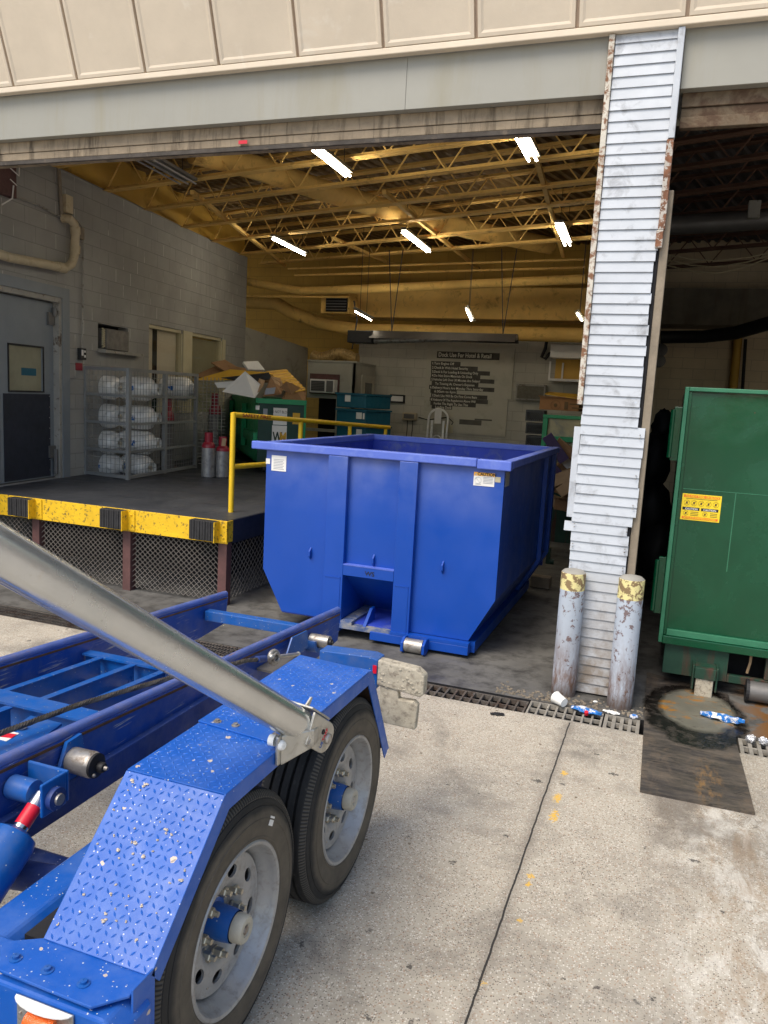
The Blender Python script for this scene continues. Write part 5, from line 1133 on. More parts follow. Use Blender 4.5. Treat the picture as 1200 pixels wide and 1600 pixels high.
# bottom sill, rollers, blocks
b = MB(); b.box(-2.16, CY0-.07, .03, CX1-ch+.02, CY0+.03, .1); b.box(-2.62, CY0-.07, .05, -2.44, CY0+.03, .118); b.build('bottom_sill', M['cblue'], ct, bevel=.004)
b = MB(); b.box(-1.99, CY0-.07, .101, CX1-ch+.02, CY0-.0, .125); b.build('sill_plate', M['cblue'], ct)
b = MB(); b.box(CX1-ch-.02, CY0+.031, .03, CX1-ch+.05, CY1, .12); b.build('bottom_rail', M['cblue'], ct)
for rxc in (-1.74,):
    b = MB(); b.tube([(rxc-.09,CY0-.13,.06),(rxc+.055,CY0-.13,.06)], .055, 20); b.build('roller', M['steel'], ct, smooth=40)
    for x in (rxc-.115, rxc+.06): b = MB(); b.prism([(x,CY0-.071,.118),(x,CY0-.071,.02),(x,CY0-.15,.0),(x,CY0-.19,.02),(x,CY0-.19,.09),(x,CY0-.13,.125)], (.022,0,0)); b.build('roller_bracket', M['cblue'], ct, bevel=.003)
for (u, v) in ((483,865), (582,876), (690,887)):
    p = ay(u, v, CY0-.02); b = MB(); b.prism([(p.x,CY0-.001,p.z+.05),(p.x,CY0-.035,p.z+.02),(p.x,CY0-.035,p.z-.02),(p.x,CY0-.001,p.z-.05)], (.012,0,0)); b.build('tarp_hook', M['cblue'], ct)
b = MB(); b.tube([(CX1+.02, 8.34, .35), (CX1+.1, 8.34, .35)], .03, 8); b.box(CX1+.02, 8.3, .33, CX1+.06, 8.38, .5); b.build('door_latch', M['green_dirty'], ct)
# labels on the container
def label(x0, z0, x1, z1, m_, nm='label', o=.0): b = MB(); b.box(x0, CY0-.0035-o, z0, x1, CY0-.001-o, z1); return b.build(nm, m_, ct)
p0, p1 = ay(425,711,CY0), ay(447,737,CY0); label(p0.x, p1.z, p1.x, p0.z, M['white'], 'paper_sheet')
b = MB()
for i in range(7): z = p1.z+.015+i*.013; b.box(p0.x+.02, CY0-.0045, z, p1.x-.02-(.01 if i % 2 else 0), CY0-.0037, z+.005)
b.build('print_lines', M['bluegrey_ink'], ct)
p0, p1 = ay(416,716,CY0), ay(423,725,CY0); label(p0.x, p1.z, p1.x-.005, p0.z, M['white'], 'small_tag')
p0, p1 = ay(741,737,CY0), ay(772,761,CY0); label(p0.x, p1.z, p1.x, p0.z, M['white'], 'caution_label')
hz_ = (p0.z-p1.z); b = MB(); b.box(p0.x, CY0-.0045, p0.z-hz_*.27, p1.x, CY0-.0037, p0.z); b.build('caution_band', simple("caution_orange", (.85,.42,.05), .5, var=.03), ct)
text("CAUTION", (p0.x+.028, CY0-.0052, p0.z-hz_*.23), (1,0,0), (0,0,1), .032, M['black'], ct, sx=1.0, bold=.03)
b = MB(); b.prism([(p0.x+.008,CY0-.0055,p0.z-hz_*.22),(p0.x+.026,CY0-.0055,p0.z-hz_*.22),(p0.x+.017,CY0-.0055,p0.z-hz_*.07)], (0,.0008,0))
cc_ = Vector((p0.x+.035, CY0-.005, p1.z+hz_*.40)); rr_ = .025
for k in range(20):
    a1, a2 = 2*math.pi*k/20, 2*math.pi*(k+1)/20; b.bar(cc_+Vector((rr_*math.cos(a1),0,rr_*math.sin(a1))), cc_+Vector((rr_*math.cos(a2),0,rr_*math.sin(a2))), .001, .003, up=(0,1,0))
b.bar(cc_+Vector((-.018,0,.018)), cc_+Vector((.018,0,-.018)), .001, .003, up=(0,1,0))
for i in range(6): z = p1.z+.022+i*.011; b.box(p0.x+.075, CY0-.0052, z, p1.x-.012, CY0-.0045, z+.004)
b.box(p0.x+.012, CY0-.0052, p1.z+.01, p0.x+.06, CY0-.0045, p1.z+.013)
b.build('caution_print', M['bluegrey_ink'], ct)
p0, p1 = ay(774,745,CY0), ay(782,754,CY0); label(p0.x, p1.z, p1.x, p0.z, M['framecream'], 'small_tag')
b = MB(); b.box(CX1+.001, CY0+.04, 1.36, CX1+.003, CY0+.19, 1.47); b.build('side_label', M['jamb'], ct)
b = MB(); b.box(-1.75, 6.0, 0, -1.6, 6.2, .028); 
# timber block under the rear right
b = MB(); b.box(-1.33, 8.55, 0, -1.12, 8.7, .12); b.build('timber_block', M['wood'], label='small timber block on the floor behind the blue container', cat='block', bevel=.005)

# ---------------------------------------------------------------- green compactor
gc = thing('green_compactor', 'tall green compactor box with a yellow caution sticker standing in the right bay', 'compactor', (1.0, 6.5, 0))
GY = 5.93; gx0, gx1 = .035, 2.1; gz0, gz1 = .36, 2.17
b = MB(); b.box(gx0+.045, GY+.03, gz0, gx1, GY+.042, gz1-.04); b.build('front_plate', M['green'], gc)
b = MB(); b.box(gx0, GY, gz0-.03, gx0+.028, GY+.05, gz1); b.build('corner_post', M['green_edge'], gc, bevel=.004)
b = MB(); b.box(gx0+.029, GY+.012, gz0+.03, gx0+.05, GY+.029, gz1-.03); b.build('inner_strip', M['green'], gc, bevel=.003)
b = MB(); b.box(gx0+.0285, GY, gz1-.028, gx1, GY+.05, gz1); b.build('top_rail', M['green_edge'], gc, bevel=.004)
b = MB(); b.box(gx0+.051, GY+.001, gz0+.03, gx1, GY+.029, gz0+.075); b.build('bottom_strip', M['green_edge'], gc, bevel=.003)
b = MB(); b.box(gx0+.029, GY-.02, gz0-.03, gx1, GY+.03, gz0+.028); b.build('bottom_rail', M['green'], gc, bevel=.005)
b = MB(); b.box(gx0+.005, GY+.051, gz0, gx1, 9.6, gz1-.01); b.build('body', M['green'], gc)
b = MB(); b.box(gx0+.06, GY+.0275, 1.458, gx1, GY+.0298, 1.462); b.box(.435, GY+.0265, .9, .441, GY+.0298, 1.457); b.build('weld_seam', M['green_edge'], gc)
for (z0_, z1_) in ((1.65, 2.03), (.53, .95)):
    b = MB(); b.box(gx0-.055, GY+.04, z0_, gx0-.001, GY+.09, z1_); b.tube([(gx0-.062,GY+.03,z0_+.02),(gx0-.062,GY+.03,z1_-.02)], .016, 10); b.build('hinge', M['green'], gc, bevel=.004)
b = MB(); b.box(gx0+.05, GY+.03, .10, .52, GY+.07, gz0-.031); b.box(.76, GY+.03, .16, gx1, GY+.07, gz0-.031); b.box(.521, GY+.03, .10, gx1, GY+.07, .155); b.build('lower_skirt', M['green_dirty'], gc, bevel=.003)
b = MB(); b.box(.50, GY+.3, .02, .80, GY+.32, .36); b.build('dark_void', M['dark'], gc)
b = MB(); b.tube([(.67,GY+.1,.33),(.665,GY+.08,.25),(.655,GY+.1,.17)], .01, 6); b.build('hanging_rope', M['card2'], gc)
for (x0, lab) in ((.30, 0), (1.15, 1)):
    b = MB(); b.box(x0, GY-.12, .14, x0+.14, GY+.029, .22); b.box(x0-.015, GY-.1, .05, x0-.001, GY+.03, .225); b.box(x0+.141, GY-.1, .05, x0+.155, GY+.03, .225); b.build('foot_bracket', M['green_dirty'], gc, bevel=.004)
    b = MB(); b.box(x0+.012, GY-.11, .006, x0+.128, GY+.02, .139); b.build('foot', M['mud'], gc, bevel=.008)
b = MB(); b.tube([(.66,GY-.03,.085),(.95,GY-.03,.085)], .07, 20); b.build('ground_roller', M['galv_dark'], gc, smooth=40)
b = MB(); b.lathe([(.02,0),(.08,0),(.08,.02),(.02,.02)], (.645,GY-.03,.085), (1,0,0), 20); b.build('roller_flange', M['black'], gc)
# sticker
sx0, sz1 = ay(1067,771,GY).x, ay(1067,771,GY).z; sx1 = ay(1129,773,GY).x; sz0 = ay(1065,812,GY).z; YS_ = GY+.0265
st_ = MB(); st_.box(sx0, YS_, sz0, sx1, GY+.0295, sz1); st_.build('caution_sticker', M['sy'], gc)
W_, H_ = sx1-sx0, sz1-sz0
def srect(b, a0, b0, a1, b1, o=.001): b.box(sx0+W_*a0, YS_-o, sz0+H_*b0, sx0+W_*a1, YS_-.0004, sz0+H_*b1)
b = MB(); srect(b, .04, .86, .96, .96); srect(b, .04, .04, .96, .13); b.build('sticker_band', M['so'], gc)
b = MB(); srect(b, .03, .38, .47, .49); srect(b, .51, .38, .95, .49); b.build('sticker_band', M['black'], gc)
text("CAUTION", (sx0+W_*.10, YS_-.0015, sz0+H_*.395), (1,0,0), (0,0,1), H_*.105, M['white'], gc, sx=.95, bold=.02); text("CAUTION", (sx0+W_*.565, YS_-.0015, sz0+H_*.395), (1,0,0), (0,0,1), H_*.105, M['white'], gc, sx=.95, bold=.02)
text("DO NOT PARK OR BLOCK", (sx0+W_*.08, YS_-.0015, sz0+H_*.875), (1,0,0), (0,0,1), H_*.10, M['sy'], gc, sx=1.0, bold=.02)
text("NO PLACE WARNING HAZARD", (sx0+W_*.07, YS_-.0015, sz0+H_*.055), (1,0,0), (0,0,1), H_*.09, M['sy'], gc, sx=.9, bold=.02)
b = MB()
def ringm(b, cx, cz, r):
    c = Vector((cx, YS_-.001, cz))
    for k in range(16):
        a1, a2 = 2*math.pi*k/16, 2*math.pi*(k+1)/16; b.bar(c+Vector((r*math.cos(a1),0,r*math.sin(a1))), c+Vector((r*math.cos(a2),0,r*math.sin(a2))), .001, .0022, up=(0,1,0))
    b.bar(c+Vector((-r*.7,0,-r*.7)), c+Vector((r*.7,0,r*.7)), .001, .0022, up=(0,1,0)); b.box(cx-r*.3, YS_-.0012, cz-r*.5, cx+r*.3, YS_-.0006, cz+r*.4)
for k in range(5): ringm(b, sx0+W_*(.13+.185*k), sz0+H_*.66, H_*.10)
ringm(b, sx0+W_*.13, sz0+H_*.26, H_*.085); ringm(b, sx0+W_*.62, sz0+H_*.26, H_*.085)
for k in range(3): srect(b, .25, .18+.06*k, .45, .20+.06*k); srect(b, .75, .18+.06*k, .93, .20+.06*k)
srect(b, .10, .81, .9, .83); b.build('sticker_print', M['sticker_ink'], gc)

# right bay: dark duct, pipes, post, bags
b = MB(); b.box(-.42, 14.2, 3.42, 6.3, YB, 4.0); b.build('dark_duct', simple("dark_grimy_duct", (.16,.14,.10), .6, var=.3, vs=4, stain=(.14,.11,.07), ss=6, st=(.5,.7), streak=True), label='wide dark rectangular duct across the back of the right bay', cat='duct')
pipe('dark_pipe', [ay(1032,527,13.6), ay(1100,526,13.6), ay(1150,520,13.2), ay(1240,494,12.6)], .10, M['galv_dark'] if False else M['black'], 'thick black pipe bending up at the back of the right bay', 'pipe', n=14)
pipe('grey_duct', [ay(1045,352,10.2), ay(1120,348,10.2), ay(1260,338,10.2)], .11, M['galv_dark'], 'round grey duct hung among the dark joists', 'duct', n=14)
pipe('yellow_post', [ay(1158,480,14.9), Vector((ay(1148,620,14.9).x, 14.9, 0))], .07, M['yellow_wall'], 'narrow yellow post against the tan rear wall of the right bay', 'post', n=8)
pipe('black_conduit', [ay(1165,530,14.8), ay(1160,610,14.8), Vector((ay(1158,620,14.8).x, 14.8, .5))], .03, M['black'], 'black conduit beside the yellow post', 'conduit', n=6)
for k in range(3):
    a = ay(1040,398+8*k,9.6); c = ay(1215,392+3*k,9.2); mpt = (a+c)/2+Vector((0,0,-.08-.03*k))
    pipe('loose_cable', [a, a.lerp(mpt, .5)+Vector((0,0,-.02)), mpt, mpt.lerp(c, .5)+Vector((0,0,-.02)), c], .007, M['pvc'], ['pale cable sagging below the dark joists, top one', 'pale cable sagging below the dark joists, middle one', 'pale cable sagging below the dark joists, lowest one'][k], 'cable', 'sagging cables in the right bay', n=5)
b = MB(); p = ay(1178,328,9.6); b.box(p.x-.06, 9.55, p.z-.09, p.x+.06, 9.65, p.z+.09); b.build('conduit_box', M['jamb'], label='grey junction box hung in front of the round grey duct', cat='junction box', bevel=.006)
for k, (u, v) in enumerate(((1033,547),(1030,564))):
    p = ay(u, v, 14.9); b = MB(); b.lathe([(.11,0),(.11,.04),(.07,.05),(.001,.05)], p, (0,-1,0), 20); b.build('wall_gauge', M['galv_dark'], label=['upper round gauge on the tan wall beside the pier', 'lower round gauge on the tan wall beside the pier'][k], cat='gauge', group='round gauges on the tan wall', smooth=40)
for k, (u, v, r, yy) in enumerate(((1036,668,.2,9.5),(1022,720,.3,8.8),(1018,800,.33,8.6),(1024,860,.3,8.4))):
    p = ay(u, v, yy); b = MB(); b.ball(p, r, 8, (.6,1,1)); 
    for vv in b.v: vv += Vector((random.uniform(-.02,.02), random.uniform(-.02,.02), random.uniform(-.02,.02)))
    b.build('black_bag', M['black'], label=['black rubbish bag on top of the heap left of the compactor', 'black rubbish bag second from the top left of the compactor', 'black rubbish bag low in the heap left of the compactor', 'lowest black rubbish bag left of the compactor'][k], cat='rubbish bag', group='black bags behind the pier', smooth=80)

# ---------------------------------------------------------------- litter
cp_ = thing('foam_cup', 'white foam cup lying beside the left bollard', 'cup', az(878, 1095, 0))
a = az(868,1090,.04); c = az(891,1104,.03); ax2 = (c-a).normalized()
b = MB(); b.lathe([(.040,0),(.041,.002),(.030,.085),(.001,.085),(.001,.082),(.027,.082),(.037,.002),(.040,0)], Vector((a.x, a.y, .043)), Vector((ax2.x, ax2.y, -.11)), 28); b.build('cup_body', M['foam'], cp_, smooth=40)
b = MB(); b.lathe([(.041,-.003),(.0435,0),(.041,.004)], Vector((a.x, a.y, .043)), Vector((ax2.x, ax2.y, -.11)), 28); b.build('lip', M['foam'], cp_, smooth=60)
def crumple(name, c, L, wd, ht_, m_, label, seed, ang=0, cat='litter', group='litter on the drain'):
    rnd = random.Random(seed); b = MB(); n, m2 = 12, 8; ca_, sa_ = math.cos(ang), math.sin(ang); V = []
    for i in range(n+1):
        for j in range(m2):
            th = 2*math.pi*j/m2; s = math.sin(math.pi*min(max(i/n, .06), .94))**.4; r = (1+rnd.uniform(-.3,.3))*s
            x = (i/n-.5)*L; y = wd/2*r*math.cos(th); z = max(.001, ht_/2+ht_/2*r*math.sin(th)); V.append(Vector((c.x+x*ca_-y*sa_, c.y+x*sa_+y*ca_, c.z+z)))
    F = [(i*m2+j, (i+1)*m2+j, (i+1)*m2+(j+1) % m2, i*m2+(j+1) % m2) for i in range(n) for j in range(m2)]; F += [tuple(range(m2)), tuple(reversed(range(n*m2, (n+1)*m2)))]
    b.add(V, F); return b.build(name, m_, label=label, cat=cat, group=group, recalc=True)
crumple('plastic_wrapper', az(916,1114,0), .20, .07, .035, M['bluep'], 'crumpled blue and clear plastic bottle wrapper on the grate', 2, -.15)
b = MB(); p = az(917,1112,.03); b.lathe([(.001,.014),(.013,.014),(.013,-.01),(.001,-.01)], p+Vector((0,-.03,0)), (0,-.5,1), 14); b.build('bottle_cap', M['redp'], label='red bottle cap lying on the blue wrapper', cat='bottle cap', smooth=30)
crumple('paper_scrap', az(955,1115,0), .11, .035, .02, M['foam'], 'white paper scrap in front of the right bollard', 5, -.2)
crumple('plastic_scrap', az(990,1123,0), .05, .03, .03, M['bluep'], 'small blue plastic scrap on the short grate', 6, .3)
crumple('foil_scrap', az(902,1108,0), .06, .03, .02, M['foil'], 'silver foil scrap between the cup and the blue wrapper', 8, .9)
crumple('snack_bag', az(1128,1126,.012), .27, .075, .045, M['bluep'], 'crumpled blue and white snack bag on the puddle', 12, -.12, group=None)
crumple('foil_scrap', az(1172,1160,0), .06, .05, .05, M['foil'], 'upright crumple of foil on the grate right of the steel plate', 14, .5)
crumple('foil_scrap', az(1192,1164,0), .05, .05, .05, M['foil'], 'rightmost crumple of foil on the grate', 15, 1.5)
crumple('rag', az(777,1117,0), .09, .045, .015, M['black'], 'small black rag on the concrete in front of the dark grate', 21, .3, group=None)
crumple('paper_scrap', az(930,1098,0), .03, .02, .015, M['foam'], 'tiny white scrap between the two bollards', 16, .3)
rnd = random.Random(31); b = MB()
for i in range(260):
    x = rnd.uniform(-1.0, .0); y = 5.22+abs(rnd.gauss(0, .09)); s = rnd.uniform(.003, .009); b.ob((x, y, s*.5), (s,0,0), (0,s*.7,0), (0,0,s*.4))
for i in range(160):
    x = rnd.uniform(-3.5, 1.2); y = rnd.uniform(1.8, 4.9); s = rnd.uniform(.002, .006); b.ob((x, y, s*.4), (s,0,0), (0,s*.7,0), (0,0,s*.4))
b.build('grit', M['wood'], kind='stuff', origin=Vector((0,0,0)))
for i, (u, v, r) in enumerate(((790,1308,.022),(706,1348,.012),(640,1515,.02),(748,1240,.012),(725,1345,.01),(706,1240,.012),(990,1335,.015))):
    pass

# ================================================================ the trailer
tr_ = thing('roll_off_trailer', 'blue tandem-axle roll-off trailer with diamond-plate fender, splashed with dried mud', 'trailer', (-1.9, 2.3, 0))
RX, LX = -1.90, -2.70
def zr(y): return .807-.057*(y-1.81)
Y_a, Y_t = -.6, 4.5
def rail(x, nm_, outer=1, ye=Y_t):
    # round worn top bar
    b = MB(); b.tube([(x, Y_a, zr(Y_a)-.02), (x, ye, zr(ye)-.02)], .02, 16); r_ = b.build('top_bar', M['raila'], tr_, smooth=50)
    b = MB(); k = [(Y_a, zr(Y_a)-.03), (ye-.0, zr(ye)-.03), (ye-.03, zr(ye)-.21), (ye-.35, zr(ye)-.235), (Y_a, zr(Y_a)-.19)]
    b.prism([Vector((x-.022, y, z)) for y, z in k], (.044,0,0)); b.build('rail', M['tblue_scuff'], tr_, bevel=.003)
    b = MB(); b.bar((x+outer*.0225, Y_a, zr(Y_a)-.041), (x+outer*.0225, ye-.02, zr(ye)-.041), .004, .010); b.build('rust_line', M['fender_under'], tr_)
rail(RX, 'right'); rail(LX, 'left', 1, 4.46)
# fixed frame below
b = MB(); b.box(RX-.02, Y_a, .50, RX+.05, 3.3, .613); b.build('frame_beam', M['tblue_dirty'], tr_, bevel=.004)
b = MB(); b.box(LX-.05, Y_a, .50, LX+.02, 3.3, .613); b.build('frame_beam', M['tblue_dirty'], tr_, bevel=.004)
# tilt plane members
def tp(u, v, dz=-.06):
    # point of the rail plane under a picture position
    n = Vector((0, .057, 1)).normalized(); p0 = Vector((0, 1.81, .807+dz)); d = ray(u, v); return C0+d*((p0-C0).dot(n)/d.dot(n))
def member(name, u0, v0, u1, v1, w_, h_, m_, dz=-.06, axis=None):
    a, c = tp(u0, v0, dz), tp(u1, v1, dz); b = MB(); b.bar(a-Vector((0,0,h_/2)), c-Vector((0,0,h_/2)), w_, h_); return b.build(name, m_, tr_, bevel=.003), a, c
yc1 = tp(150,1012).y; yc2 = tp(60,1092).y; yt = tp(380,958).y
b = MB(); b.box(LX+.03, yt-.03, zr(yt)-.14, RX-.03, yt+.03, zr(yt)-.075); b.build('tail_crossbar', M['tblue'], tr_, bevel=.006)
b = MB(); b.box(LX+.03, yc1-.03, zr(yc1)-.10, RX-.03, yc1+.03, zr(yc1)-.09); b.box(LX+.03, yc1-.005, zr(yc1)-.2, RX-.03, yc1+.005, zr(yc1)-.1005); b.build('crossmember', M['tblue'], tr_)
b = MB(); b.box(LX+.03, yc2-.05, zr(yc2)-.09, RX-.03, yc2+.05, zr(yc2)-.08); b.box(LX+.03, yc2-.005, zr(yc2)-.2, RX-.03, yc2+.005, zr(yc2)-.0905); b.build('crossmember', M['tblue'], tr_)
for (xx, y0, y1) in ((LX+.14, yc2+.05, yc1-.03), (LX+.34, yc2+.05, yc1-.03), (LX+.52, yc2+.05, yc1-.03), (LX+.3, Y_a, yc2-.05)):
    b = MB(); b.add([], []); z0_, z1_ = zr(y0), zr(y1)
    b.prism([Vector((xx-.004, y0, z0_-.10)), Vector((xx-.004, y1, z1_-.10)), Vector((xx-.004, y1, z1_-.20)), Vector((xx-.004, y0, z0_-.20))], (.008,0,0))
    b.bar((xx, y0, z0_-.098), (xx, y1, z1_-.098), .035, .006); b.build('stringer', M['tblue'], tr_)
b = MB(); b.box(LX+.02, Y_a, .40, RX-.021, 3.2, .41) if False else None
for yy in (2.1, 2.9): b = MB(); b.box(LX+.021, yy, .50, RX-.021, yy+.06, .56); b.build('lower_crossmember', M['tblue_dirty'], tr_)
# sticker plate
P_ = [tp(0,1150,-.05), tp(48,1118,-.05), tp(97,1130,-.05), tp(40,1172,-.05), tp(-40,1200,-.05), tp(-60,1160,-.05)]
b = MB(); b.prism(P_, (0,0,-.01)); b.build('gusset_plate', M['tblue'], tr_, recalc=True)
P_ = [tp(-4,1147,-.0485), tp(14,1141,-.0485), tp(30,1146,-.0485), tp(10,1158,-.0485), tp(-6,1154,-.0485)]
b = MB(); b.prism(P_, (0,0,-.001)); b.build('warning_sticker', M['white'], tr_, recalc=True)
cs_ = tp(11,1149,-.0475); b = MB(); b.ob(cs_, (.026,.006,0), (-.004,.016,0), (0,0,.0004)); b.build('sticker_pattern', M['redp'], tr_)
p = tp(34,1137,-.045); b = MB(); b.lathe([(.018,0),(.018,.003),(.008,.004),(.007,.014),(.001,.015)], p, (0,0,1), 12); b.build('grease_nipple', M['steel'], tr_)
# wire rope with its thimble and shackle
x_in = RX-.075
cabp = [tp(-40,1160,.0), tp(0,1146,.0), tp(60,1124,.0), tp(120,1102,.0), tp(200,1078,.0), tp(260,1061,.0)]
cabp += [Vector((RX+.0, tp(310,1046).y, zr(tp(310,1046).y)+.012)), Vector((RX+.08, 3.15, zr(3.15)-.07))]
hk = ax(428, 1027, RX+.12)
cabp += [ax(352,1040,RX+.09), ax(385,1032,RX+.11), ax(405,1030,RX+.12)]
b = MB(); dense = []
for i in range(len(cabp)-1):
    for k in range(8): dense.append(cabp[i].lerp(cabp[i+1], k/8))
dense.append(cabp[-1]); b.tube(dense, .0085, 8)
# strands winding round the core
L_ = 0; tot = []
for i in range(len(dense)-1):
    seg = dense[i+1]-dense[i]; m_ = max(1, int(seg.length/.008))
    for k in range(m_): tot.append((dense[i].lerp(dense[i+1], k/m_), seg.normalized(), L_+seg.length*k/m_))
    L_ += seg.length
for s_ in range(5):
    pts = []
    for (p, d, l) in tot:
        a_ = d.cross(Vector((0,0,1))).normalized(); c_ = a_.cross(d); th = l*95+s_*2*math.pi/5; pts.append(p+(a_*math.cos(th)+c_*math.sin(th))*.0075)
    b.tube(pts, .0045, 4, caps=False)
b.build('wire_rope', M['cable'], tr_, smooth=60)
b = MB(); d_ = (cabp[-1]-cabp[-2]).normalized(); b.tube([cabp[-1]-d_*.02, cabp[-1]+d_*.05], .017, 12); b.build('swage_sleeve', M['tblue_dirty'], tr_, smooth=50)
b = MB(); c_ = hk; up = Vector((0,0,1)); dd = d_
for rr_, zz in ((.032, 0),):
    pts = [c_+dd*(rr_*1.3*math.cos(th))+up*(rr_*math.sin(th)) for th in [2*math.pi*k/18 for k in range(19)]]; b.tube(pts, .012, 8)
pts = [c_+Vector((.012,0,0))+dd*(.022*1.3*math.cos(th))+up*(.022*math.sin(th)) for th in [2*math.pi*k/16 for k in range(17)]]; b.tube(pts, .008, 8)
b.build('thimble', M['steel'], tr_, smooth=60)
b = MB(); e_ = ax(466,1022,RX+.12); b.tube([c_, e_], .010, 10); b.ball(e_, .014, 6); b.ball(ax(424,1026,RX+.13), .015, 6); b.build('shackle_pin', M['cast'], tr_, smooth=60)
b = MB(); zz = ax(432,1046,RX+.12).z-.0; P_ = [az(394,1041,zz), az(415,1030,zz), az(470,1026,zz), az(472,1024,zz), az(434,1050,zz)]
P_ = [az(394,1042,zz), az(412,1031,zz), az(468,1021,zz), az(432,1051,zz)]; b.prism(P_, (0,0,-.012)); b.build('cable_shelf', M['galv_dark'], tr_, recalc=True)
P_ = [ax(446,1024,RX+.06), ax(455,996,RX+.06), ax(478,985,RX+.06), ax(480,1010,RX+.06), ax(470,1018,RX+.06)]
b = MB(); b.prism(P_, (.008,0,0)); b.build('guide_fin', M['tblue'], tr_, recalc=True)
rc = ax(500, 1001, RX+.09)
b = MB(); b.tube([Vector((RX+.03, rc.y, rc.z)), Vector((RX+.15, rc.y, rc.z))], .036, 24); b.build('tail_roller', M['steel'], tr_, smooth=40)
b = MB(); b.tube([Vector((RX+.1505, rc.y, rc.z)), Vector((RX+.165, rc.y, rc.z))], .02, 14); b.tube([Vector((RX+.165, rc.y, rc.z)), Vector((RX+.175, rc.y, rc.z))], .009, 8); b.build('roller_nut', M['black'], tr_, smooth=40)
b = MB(); n = 14; ring = []
for k in range(n+1):
    th = math.radians(170+140*k/n); ring.append((math.cos(th), math.sin(th)))
for k in range(n):
    (c0_, s0_), (c1_, s1_) = ring[k], ring[k+1]
    P_ = [Vector((RX+.029, rc.y+r*c, rc.z+r*s)) for (r, c, s) in ((.045,c0_,s0_),(.07,c0_,s0_),(.07,c1_,s1_),(.045,c1_,s1_))]; b.prism(P_, (.06,0,0))
b.build('roller_guard', M['tblue'], tr_, recalc=True)
# big side roller near the cylinder
rb = ax(137, 1193, RX+.11)
b = MB(); b.lathe([(.001,-.07),(.04,-.07),(.044,-.065),(.046,.02),(.043,.030)], rb, (1,0,0), 28); b.build('side_roller', M['steel'], tr_, smooth=40)
b = MB(); b.lathe([(.0432,.0305),(.043,.040),(.034,.042),(.001,.042)], rb, (1,0,0), 28); b.lathe([(.001,.064),(.015,.064),(.018,.06),(.018,.042)], rb+Vector((0,.008,-.006)), (1,0,0), 18); b.build('roller_cap', M['black'], tr_, smooth=40)
b = MB(); b.lathe([(.001,.078),(.006,.078),(.008,.065)], rb+Vector((0,.008,-.006)), (1,0,0), 10); b.ball(rb+Vector((.045,-.022,-.024)), .007, 5); b.build('zerk', M['steel'], tr_)
b = MB(); b.prism([(RX+.0285, rb.y-.10, rb.z-.1), (RX+.0285, rb.y-.02, rb.z+.07), (RX+.0285, rb.y+.05, rb.z+.075), (RX+.0285, rb.y+.08, rb.z-.06)], (.014,0,0)); b.build('roller_plate', M['tblue'], tr_, recalc=True)
# hydraulic cylinder and clevis
hc = ax(86, 1247, RX+.20); hd = Vector((0, 1, .06)).normalized()
xc = RX+.15; yR = hc.y; zR = hc.z
b = MB(); e0 = ax(30, 1296, xc); pv = Vector((xc, yR, zR)); hd = (pv-e0).normalized(); b.lathe([(.07,-1.6),(.073,-1.59),(.073,-.04),(.066,-.016),(.03,0),(.001,0)], e0, hd, 32); b.build('hydraulic_cylinder', M['tblue'], tr_, smooth=40)
b = MB(); b.tube([e0, pv], .024, 16); b.build('piston_rod', simple("chrome_rod", (.7,.69,.65), .15, 1.0, var=.1), tr_, smooth=40)
b = MB(); b.tube([e0+hd*.012, e0+hd*.075], .0245, 16); b.build('rod_sticker', M['redp'], tr_, smooth=40)
b = MB(); b.tube([(RX+.03, yR, zR), (xc-.03, yR, zR)], .038, 20); b.build('pivot_boss', M['tblue'], tr_, smooth=40)
b = MB(); b.box(xc+.03, yR-.045, zR-.05, xc+.042, yR+.06, zR+.06); b.box(RX+.03, yR+.061, zR-.045, xc+.042, yR+.073, zR+.06); b.build('clevis', M['tblue'], tr_, bevel=.005)
b = MB(); b.lathe([(.036,0),(.036,.02),(.024,.022),(.001,.022)], (xc+.0425, yR, zR), (1,0,0), 22); b.build('pivot_cap', M['tblue_dirty'], tr_, smooth=40)
b = MB(); b.lathe([(.019,.0225),(.018,.03),(.001,.03)], (xc+.0425, yR, zR), (1,0,0), 14); b.build('pivot_pin', M['steel'], tr_)
# outrigger and inner beam of the running gear
b = MB(); b.tube([(RX+.05, az(30,1362,.47).y, .45), (-1.62, az(85,1362,.47).y, .45)], .045, 16); b.build('outrigger', M['tblue_dirty'], tr_, smooth=40)
b = MB(); b.prism([(-1.66,.2,.40),(-1.66,.2,.50),(-1.63,.2,.53),(-1.53,.2,.53),(-1.50,.2,.50),(-1.50,.2,.40)], (0,3.0,0)); b.build('axle_beam', M['fender'], tr_, bevel=.01)
# fender
FX0, FX1 = -1.405, -1.072
FP = [(1.465,.30),(1.47,.555),(1.80,.872),(2.93,.872),(3.20,.42)]
b = MB(); th_ = .006
def strip(b, P, x0, x1, off=0.0, th=.006, drop=None):
    for i in range(len(P)-1):
        (y0, z0), (y1, z1) = P[i], P[i+1]; d = Vector((0, y1-y0, z1-z0)).normalized(); n = Vector((0, -d.z, d.y))
        A = [Vector((x0,y0,z0))+n*off, Vector((x1,y0,z0))+n*off, Vector((x1,y1,z1))+n*off, Vector((x0,y1,z1))+n*off]; b.prism(A, n*th)
    return b
strip(b, FP[1:4], FX0, FX1); b.build('fender_plate', M['fender'], tr_, bevel=.002)
b = MB(); strip(b, FP[3:], FX0, FX1); b.build('fender_rear', M['tblue'], tr_)
b = MB(); strip(b, FP[1:], FX0+.002, FX1-.009, off=-.0045, th=.004); b.build('fender_underside', M['fender_under'], tr_)
